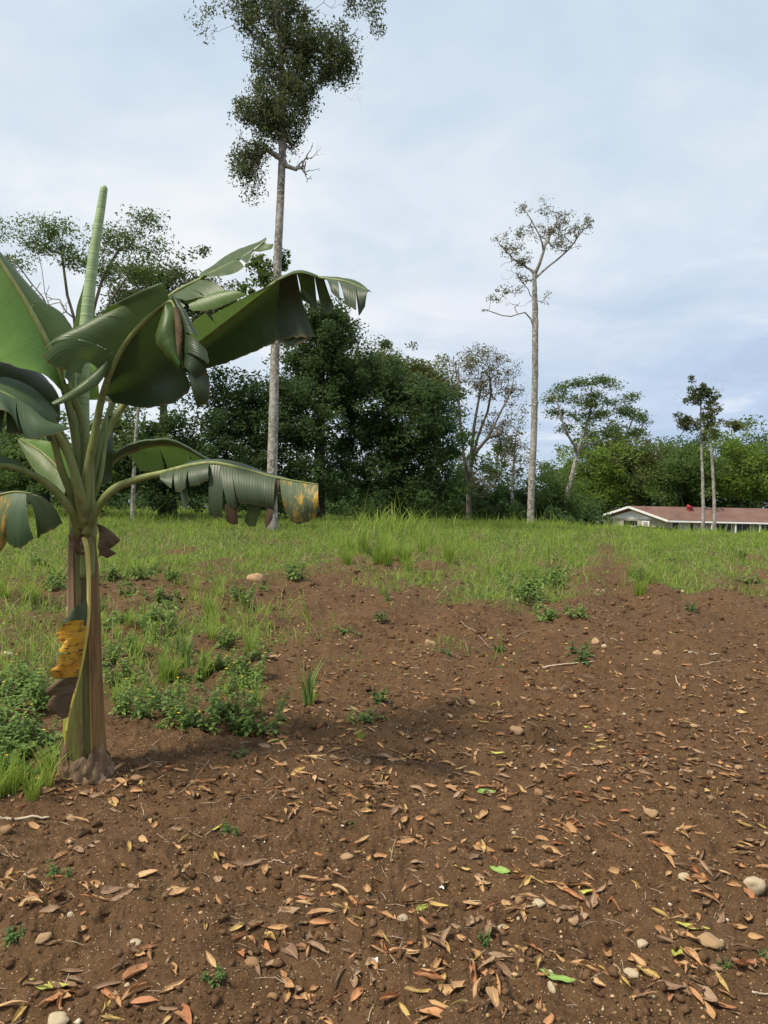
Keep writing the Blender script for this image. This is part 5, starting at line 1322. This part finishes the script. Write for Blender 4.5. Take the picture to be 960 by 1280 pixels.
tree('broad_tree', 'broad dark tree with a yellowish top, in the middle of the tree line', 52,
     [(505, 665), (500, 590), (495, 520)], .5, .2,
     [(475, 475, 34, 26), (510, 490, 34, 24), (540, 505, 30, 22), (460, 510, 36, 34), (505, 540, 60, 44), (545, 550, 26, 40), (470, 570, 50, 50), (520, 600, 56, 34)], 260, 40000, .30, 'leaf_dark', 'bark_dark', clump=1.0, first=.15, shell=.5, sub=1)
tree('broad_tree', 'olive-topped tree crown standing just behind the broad dark tree', 60,
     [(490, 665), (488, 560), (485, 500)], .4, .15, [(478, 462, 34, 22), (515, 476, 34, 20), (450, 470, 20, 20), (548, 492, 24, 16)], 120, 16000, .28, 'leaf_olive', 'bark_dark', clump=1.0, first=.3, shell=.5, sub=1)
# bare-ish brown tree
tree('brown_tree', 'tall thinly leaved brownish tree with many fine branches, at the centre', 60,
     [(586, 665), (586, 620), (587, 590), (590, 560), (594, 525), (602, 480)], .24, .08,
     [(600, 446, 30, 14), (578, 462, 20, 16), (628, 462, 22, 18), (640, 490, 14, 20), (566, 490, 10, 14), (605, 480, 36, 22), (620, 535, 30, 26), (572, 520, 14, 18), (640, 560, 20, 24), (600, 600, 24, 24)], 520, 7800, .20, 'leaf_brown', 'bark_grey', clump=.6, first=.25, shell=.1, twig=.0115, jitter=.12, up=.6, forks=([(586, 612), (580, 570, -1), (574, 510, -1.5), (574, 455, -1.5)], [(588, 590), (597, 550, 1), (612, 500, 1.3), (612, 450, 1.3)], [(590, 575), (610, 545, -1), (632, 505, -1.6), (642, 475, -1.6)], [(586, 600), (575, 560, 1.5), (564, 520, 2)]),
     bare=([(650, 510, 22, 34), (600, 470, 50, 38), (660, 590, 20, 30), (570, 500, 14, 40)], 330))
tree('bare_tree', 'thin nearly leafless grey tree between the brown tree and the slender trunk', 64,
     [(640, 665), (641, 600), (645, 540)], .2, .05, [(648, 530, 22, 30), (650, 580, 24, 26)], 150, 900, .22, 'leaf_olive', 'bark_pale', clump=.7, first=.3, shell=.1, twig=.016)
# umbrella tree
tree('umbrella_tree', 'tree with a wide umbrella crown and a pale leaning trunk, right of centre', 66,
     [(705, 668), (707, 630), (715, 595), (722, 565), (730, 540)], .30, .13,
     [(700, 487, 14, 6), (722, 479, 16, 6), (748, 476, 16, 6), (772, 484, 14, 6), (788, 498, 10, 6), (712, 498, 14, 5), (742, 494, 16, 6), (765, 503, 12, 6), (698, 516, 10, 6), (722, 518, 12, 6), (798, 522, 12, 9), (780, 514, 14, 8), (752, 518, 16, 8), (690, 500, 10, 6), (735, 505, 20, 8), (705, 536, 8, 6), (735, 540, 10, 6), (792, 541, 10, 8), (765, 540, 10, 6)], 230, 8500, .24, 'leaf_green', 'bark_pale', clump=.75, first=.35, shell=.1, twig=.018, forks=([(722, 565), (708, 540, -1), (698, 510, -1.4), (694, 492, -1.4)], [(728, 545), (738, 515, .8), (740, 482, .8)], [(726, 555), (748, 532, -1), (770, 510, -1.6), (784, 494, -1.6)], [(724, 560), (755, 548, 1.5), (788, 528, 2.2)]), spread=(1.3, 1.3, .6), up=1.0)
# right tree line
RT = [
 ('bushy_tree', 'yellow-green bushy tree beneath the umbrella crown', 96, [(735, 668), (736, 620), (740, 590)], [(735, 590, 34, 28), (715, 610, 26, 26), (755, 580, 30, 30), (745, 620, 40, 24)], 'leaf_bright', 11000),
 ('round_tree', 'olive rounded tree with a short pale trunk, left of the long house', 98, [(797, 664), (796, 630), (795, 590)], [(790, 570, 34, 24), (815, 575, 30, 22), (770, 585, 28, 26), (800, 600, 40, 22), (775, 560, 20, 16)], 'leaf_olive', 13000),
 ('dense_tree', 'dark tree in the shade behind the olive rounded tree', 102, [(760, 668), (760, 600), (760, 560)], [(745, 560, 26, 22), (770, 575, 36, 30), (820, 600, 44, 34), (700, 600, 30, 30), (850, 560, 12, 16)], 'leaf_dark', 13000),
 ('bushy_tree', 'green tree behind the left part of the long roof', 92, [(845, 664), (846, 620), (850, 590)], [(848, 585, 26, 24), (870, 595, 24, 24), (835, 605, 22, 24), (860, 570, 20, 14)], 'leaf_green', 11000),
 ('dense_tree', 'dark green tree right behind the ridge of the long house', 104, [(890, 664), (890, 600), (890, 570)], [(890, 585, 40, 34), (860, 605, 40, 24), (925, 600, 40, 34), (880, 560, 20, 14)], 'leaf_dark', 15000),
 ('broad_tree', 'bright green spreading tree above the right half of the long roof', 92, [(925, 664), (925, 610), (924, 570)], [(915, 570, 36, 18), (945, 575, 34, 20), (930, 600, 44, 22), (900, 590, 26, 14), (960, 605, 30, 20)], 'leaf_bright', 15000),
 ('broad_tree', 'darker green tree at the right edge beyond the long roof', 98, [(985, 664), (985, 600), (985, 560)], [(980, 560, 44, 24), (950, 552, 30, 14), (1010, 590, 50, 40), (980, 610, 40, 30)], 'leaf_green', 13000),
 ('dense_tree', 'dark tree just outside the right edge of the tree line', 96, [(1060, 664), (1060, 600), (1060, 560)], [(1060, 570, 50, 40), (1090, 600, 50, 40)], 'leaf_dark', 6000),
 ('dense_tree', 'low dark shrubby tree at the foot of the brown tree', 66, [(560, 666), (560, 640), (562, 620)], [(560, 615, 26, 24), (585, 625, 30, 22), (610, 622, 28, 24), (640, 628, 30, 18)], 'leaf_dark', 12000),
 ('bushy_tree', 'mid green low bush right of the slender trunk', 66, [(682, 666), (683, 640), (684, 620)], [(684, 615, 22, 28), (668, 630, 20, 20), (700, 630, 22, 20)], 'leaf_green', 8000),
 ('bushy_tree', 'dark bush left of the house, beside its low white canopy', 82, [(722, 668), (722, 650), (722, 645)], [(722, 645, 18, 12), (737, 650, 10, 8)], 'leaf_dark', 4000),
]
for nm, lab, D_, tr_, bl_, lm_, nl_ in RT:
    tree(nm, lab, D_, tr_, .25, .1, bl_, 80, nl_, .0045 * D_, lm_, 'bark_pale' if 'pale' in lab else 'bark_dark', clump=D_ * .0165, first=.1, shell=.5, sub=1)
# the two thin trees in front of the house
tree('thin_tree', 'left of two thin trees before the house, topped by a ball of leaves', 74,
     [(879, 668), (879, 640), (878, 590), (876, 540), (876, 500)], .20, .07, [(876, 488, 13, 11, 1.6), (870, 500, 12, 8), (860, 530, 17, 12), (856, 522, 10, 8), (863, 474, 4, 3)], 80, 3200, .28, 'leaf_epiphyte', 'bark_pale', clump=.5, first=.55, shell=.1, bare=([(850, 495, 16, 12), (878, 470, 24, 10)], 50), twig=.014)
tree('thin_tree', 'right of two thin pale trees before the house, with a drooping narrow crown', 74,
     [(893, 668), (893, 640), (891, 590), (888, 545), (890, 510)], .20, .07, [(889, 520, 14, 18), (893, 500, 10, 10), (885, 540, 13, 12), (915, 530, 18, 7), (925, 534, 10, 5)], 80, 2600, .28, 'leaf_olive', 'bark_pale', clump=.5, first=.6, shell=.1, bare=([(898, 480, 20, 14)], 40), twig=.014)
# pale thin trunks in the shade of the wood behind the house
for px, top_, lab in ((840, 608, 'thin pale forked trunk behind the red roof vent'), (853, 620, 'short thin pale trunk behind the roof, left of the two thin trees')):
    tree('forest_tree', lab, 99, [(px, 664), (px, 640), (px + 1, top_ + 12), (px - 2, top_)], .14, .08, [(px, top_ - 16, 14, 12)], 16, 500, .3, 'leaf_dark', 'bark_pale', clump=.9, first=.6)
for k, (px, top_) in enumerate(((618, 560), (572, 580), (700, 600))):
    tree('forest_tree', ['thin trunked young tree right of the brown tree', 'thin young tree at the right side of the broad dark tree', 'thin young tree left of the umbrella tree'][k], 68, [(px, 666), (px, 640), (px + 3, top_ + 20), (px + 5, top_)], .10, .04, [(px + 5, top_, 16, 22), (px, top_ + 30, 16, 20)], 50, 1500, .3, 'leaf_green', 'bark_grey', clump=.7, first=.3, shell=.1)

# the wood far behind, one mass
n = 60000
a = np.radians(rng.uniform(-44, 44, n)); D_ = rng.uniform(105, 122, n)
top_h = 6.0 + 3.2 * vn(np.degrees(a) * .35, 0 * a, 5) + 1.6 * vn(np.degrees(a) * 1.3, 0 * a, 6) + 4.0 * sm(0.22, .50, a) + 2.5 * sm(.05, -.3, a)
xx = D_ * np.tan(a); zz = -2 + (top_h + 2) * rng.random(n) ** .75 * (1 - .25 * ((D_ - 113) / 9) ** 2)
V, Q = leaf_cloud(np.stack([xx, D_, zz], -1), rng.uniform(.5, 1.0, n), .2, .7)
tag(mk('far_wood', V, Q, M['leaf_dark'], smooth=False), 'dark far wood closing the view behind the trees', 'wood', kind='stuff')
# undergrowth along the foot of the trees
n = 30000
a = np.radians(rng.uniform(-44, 22, n)); D_ = rng.uniform(60, 66, n)
hh = (1.6 + 1.0 * vn(np.degrees(a) * .6, 0 * a, 15) + .6 * vn(np.degrees(a) * 2.2, 0 * a, 16)) * (1 - .75 * sm(.20, .28, a))
xx = D_ * np.tan(a); zz = hbase(xx, D_) + hh * rng.random(n) ** .7
V, Q = leaf_cloud(np.stack([xx, D_, zz], -1), rng.uniform(.18, .40, n), .2, .5)
tag(mk('undergrowth', V, Q, M['leaf_dark'], smooth=False), 'dark tangled undergrowth along the foot of the trees', 'undergrowth', kind='stuff')

# ------------------------------------------------------------------ house
# origin at the left end of its eave wall; x runs along the house to the right
HD = 86.0
e0 = P(830, 652, HD); e0.z = 0
ang = R(-8)          # right end comes slightly nearer
house = empty('bungalow', (e0.x, e0.y, -1.1), ang)
tag(house, 'long low bungalow with a reddish brown roof and pale grey-brown walls, far right', 'house')
def hb(mb, name, mat, sm_=False): return mb.build(name, M[mat], house, smooth=sm_, uv=False)
LEN, DEP, EH, RH = 30.0, 8.2, 2.62, 4.05
# gable wall at the left end lies along -x..: house front is the long wall y=0, gable wall at x=0 turned to the camera
G_ANG = R(24)
gx0 = np.array([-math.cos(G_ANG) * 0 , 0])
def gp(u, z, off=0):   # point on the gable end: u metres back along it
    return (-u * math.cos(G_ANG) - off * math.sin(G_ANG), u * math.sin(G_ANG) - off * math.cos(G_ANG), z)
GW_ = 8.0
# front wall
mb = MB(); mb.box((LEN / 2, .1, EH / 2), (LEN, .2, EH)); 
V = [gp(0, 0), gp(GW_, 0), gp(GW_, EH), gp(GW_ / 2, RH - .15), gp(0, EH)]
V2 = [(a_ + .2 * math.sin(G_ANG), b_ + .2 * math.cos(G_ANG), c_) for a_, b_, c_ in V]
mb.add(V + V2, [[0, 1, 2, 4], [5, 9, 7, 6], [0, 5, 6, 1], [1, 6, 7, 2], [2, 7, 8, 3], [3, 8, 9, 4], [4, 9, 5, 0]], [[2, 3, 4], [7, 9, 8]])
hb(mb, 'wall', 'house_wall')
# roof: two slopes, with corrugation ribs
ridge0 = np.array(gp(GW_ / 2, RH, .7)); eave0 = np.array(gp(-.6, EH - .18, .7)); back0 = np.array(gp(GW_ + .6, EH - .18, .7))
ridge1 = ridge0 + [LEN + 6, 0, 0]; eave1 = eave0 + [LEN + 6, 0, 0]; back1 = back0 + [LEN + 6, 0, 0]
mb = MB(); nn = 300
ue = np.linspace(0, 1, nn + 1)
off = np.where(np.arange(nn + 1) % 2, .03, 0)[:, None] * np.array([0, 0, 1])
A_ = eave0 + (eave1 - eave0) * ue[:, None] + off; B_ = ridge0 + (ridge1 - ridge0) * ue[:, None] + off; C_ = back0 + (back1 - back0) * ue[:, None] + off
V = np.concatenate([A_, B_, C_]); i = np.arange(nn)
Q = np.concatenate([np.stack([i, i + 1, i + nn + 2, i + nn + 1], -1), np.stack([i + nn + 1, i + nn + 2, i + 2 * nn + 3, i + 2 * nn + 2], -1)])
V3 = V - [0, 0, .10]; N0 = len(V)
mb.add(np.vstack([V, V3]), np.vstack([Q, Q[:, ::-1] + N0]))
roof = hb(mb, 'roof', 'roof_sheet')
mb = MB(); 
def beam(mb, p, q, w, h):
    p = np.array(p, float); q = np.array(q, float); d = q - p; d /= np.linalg.norm(d); s_ = np.cross(d, [0, 0, 1]); s_ /= np.linalg.norm(s_); u_ = np.cross(s_, d)
    c_ = [(-1, -1), (1, -1), (1, 1), (-1, 1)]
    V = [p + s_ * a * w / 2 + u_ * b * h / 2 for a, b in c_] + [q + s_ * a * w / 2 + u_ * b * h / 2 for a, b in c_]
    mb.add(V, [[0, 3, 2, 1], [4, 5, 6, 7], [0, 1, 5, 4], [1, 2, 6, 5], [2, 3, 7, 6], [3, 0, 4, 7]])
beam(mb, eave0 + [0, 0, -.12], ridge0 + [0, 0, -.12], .06, .26); hb(mb, 'barge_board', 'white_paint')
mb = MB(); beam(mb, back0 + [0, 0, -.12], ridge0 + [0, 0, -.12], .06, .26); hb(mb, 'barge_board', 'white_paint')
mb = MB(); beam(mb, eave0 + [.05, -.05, -.13], eave1 + [0, -.05, -.13], .05, .20); hb(mb, 'fascia', 'white_paint')
# gable: paler panel at the top, window slot and two air-conditioning boxes
mb = MB(); V = [gp(1.2, EH - .1, .03), gp(GW_ - 1.2, EH - .1, .03), gp(GW_ / 2, RH - .35, .03)]; V += [gp(1.2, EH - .1, .0), gp(GW_ - 1.2, EH - .1, .0), gp(GW_ / 2, RH - .35, .0)]
mb.add(V, [[0, 1, 4, 3], [1, 2, 5, 4], [2, 0, 3, 5]], [[0, 2, 1]]); hb(mb, 'gable_panel', 'white_paint')
w = MB(); w.add([gp(3.1, 1.75, .05), gp(4.7, 1.75, .05), gp(4.7, 2.3, .05), gp(3.1, 2.3, .05), gp(3.1, 1.75, .0), gp(4.7, 1.75, .0), gp(4.7, 2.3, .0), gp(3.1, 2.3, .0)], [[0, 1, 2, 3], [0, 4, 5, 1], [1, 5, 6, 2], [2, 6, 7, 3], [3, 7, 4, 0]])
hb(w, 'window', 'glass_dark')
for u in (2.0, 7.2):
    c_ = gp(u, 1.95, .25); m_ = MB(); m_.box(c_, (.9, .5, .65), rz=-G_ANG); ac = hb(m_, 'air_conditioner', 'white_paint')
    m_ = MB(); c2 = gp(u, 1.95, .52); m_.box(c2, (.5, .03, .45), rz=-G_ANG); gr = m_.build('grille', M['grey_metal'], ac, smooth=False, uv=False)
# windows, door, openings along the front
def hwin(x0, x1, z0, z1, mat='glass_dark', nm='window', y=-.04, bars=0):
    m_ = MB(); m_.box(((x0 + x1) / 2, y + .02, (z0 + z1) / 2), (x1 - x0, .05, z1 - z0)); o_ = hb(m_, nm, mat)
    f_ = MB(); t_ = .09
    f_.box((x0, y, (z0 + z1) / 2), (t_, .08, z1 - z0 + t_)); f_.box((x1, y, (z0 + z1) / 2), (t_, .08, z1 - z0 + t_))
    f_.box(((x0 + x1) / 2, y - .003, z1), (x1 - x0 - t_, .08, t_)); f_.box(((x0 + x1) / 2, y - .003, z0), (x1 - x0 - t_, .08, t_))
    for b in range(bars): f_.box((x0 + (x1 - x0) * (b + 1) / (bars + 1), y - .005, (z0 + z1) / 2), (.05, .07, z1 - z0 - t_))
    f_.build('frame', M['white_paint'], o_, smooth=False, uv=False)
hwin(.9, 1.7, .9, 2.35); hwin(1.9, 2.6, .1, 2.35, 'curtain', 'door'); hwin(2.8, 3.4, .9, 2.35)
for k, (x0, x1) in enumerate([(5.6, 7.6), (7.9, 9.7), (10.1, 12.0), (12.3, 14.3), (14.7, 17.0), (17.3, 19.6), (19.9, 22), (22.4, 25)]):
    hwin(x0, x1, .75, 2.3, bars=1 if k % 2 else 2)
for k in range(9):
    m_ = MB(); m_.box((5.2 + 2.65 * k, -.75, EH / 2 - .1), (.14, .14, EH - .2)); hb(m_, 'veranda_post', 'white_paint')
m_ = MB(); m_.box((18.5, -.9, .55), (14, .12, .9)); hb(m_, 'parapet', 'white_paint')
# low side roof at the far left of the gable
m_ = MB(); c_ = gp(GW_ + 2.2, EH - .55, .4); m_.box(c_, (5.0, 2.2, .22), rz=-G_ANG * .2); hb(m_, 'side_canopy', 'white_paint')
m_ = MB(); m_.box((c_[0] - 1.5, c_[1] + .3, 1.0), (.12, .12, 2.0)); hb(m_, 'canopy_post', 'white_paint')
# red vent on the roof near the ridge
rv = ridge0 + (ridge1 - ridge0) * .16 + (eave0 - ridge0) * .28
m_ = MB(); tube(m_, np.array([rv + [0, 0, -.1], rv + [0, 0, .35]]), [.14, .14], 10); vt = hb(m_, 'roof_vent', 'red_metal')
m_ = MB(); tube(m_, np.array([rv + [-.3, 0, .60], rv + [.3, 0, .30]]), [.20, .20], 10); m_.build('cowl', M['red_metal'], vt, uv=False)
print('objects', len(bpy.data.objects), 'tris', sum(len(o.data.loops) - 2 * len(o.data.polygons) for o in bpy.data.objects if o.type == 'MESH'))
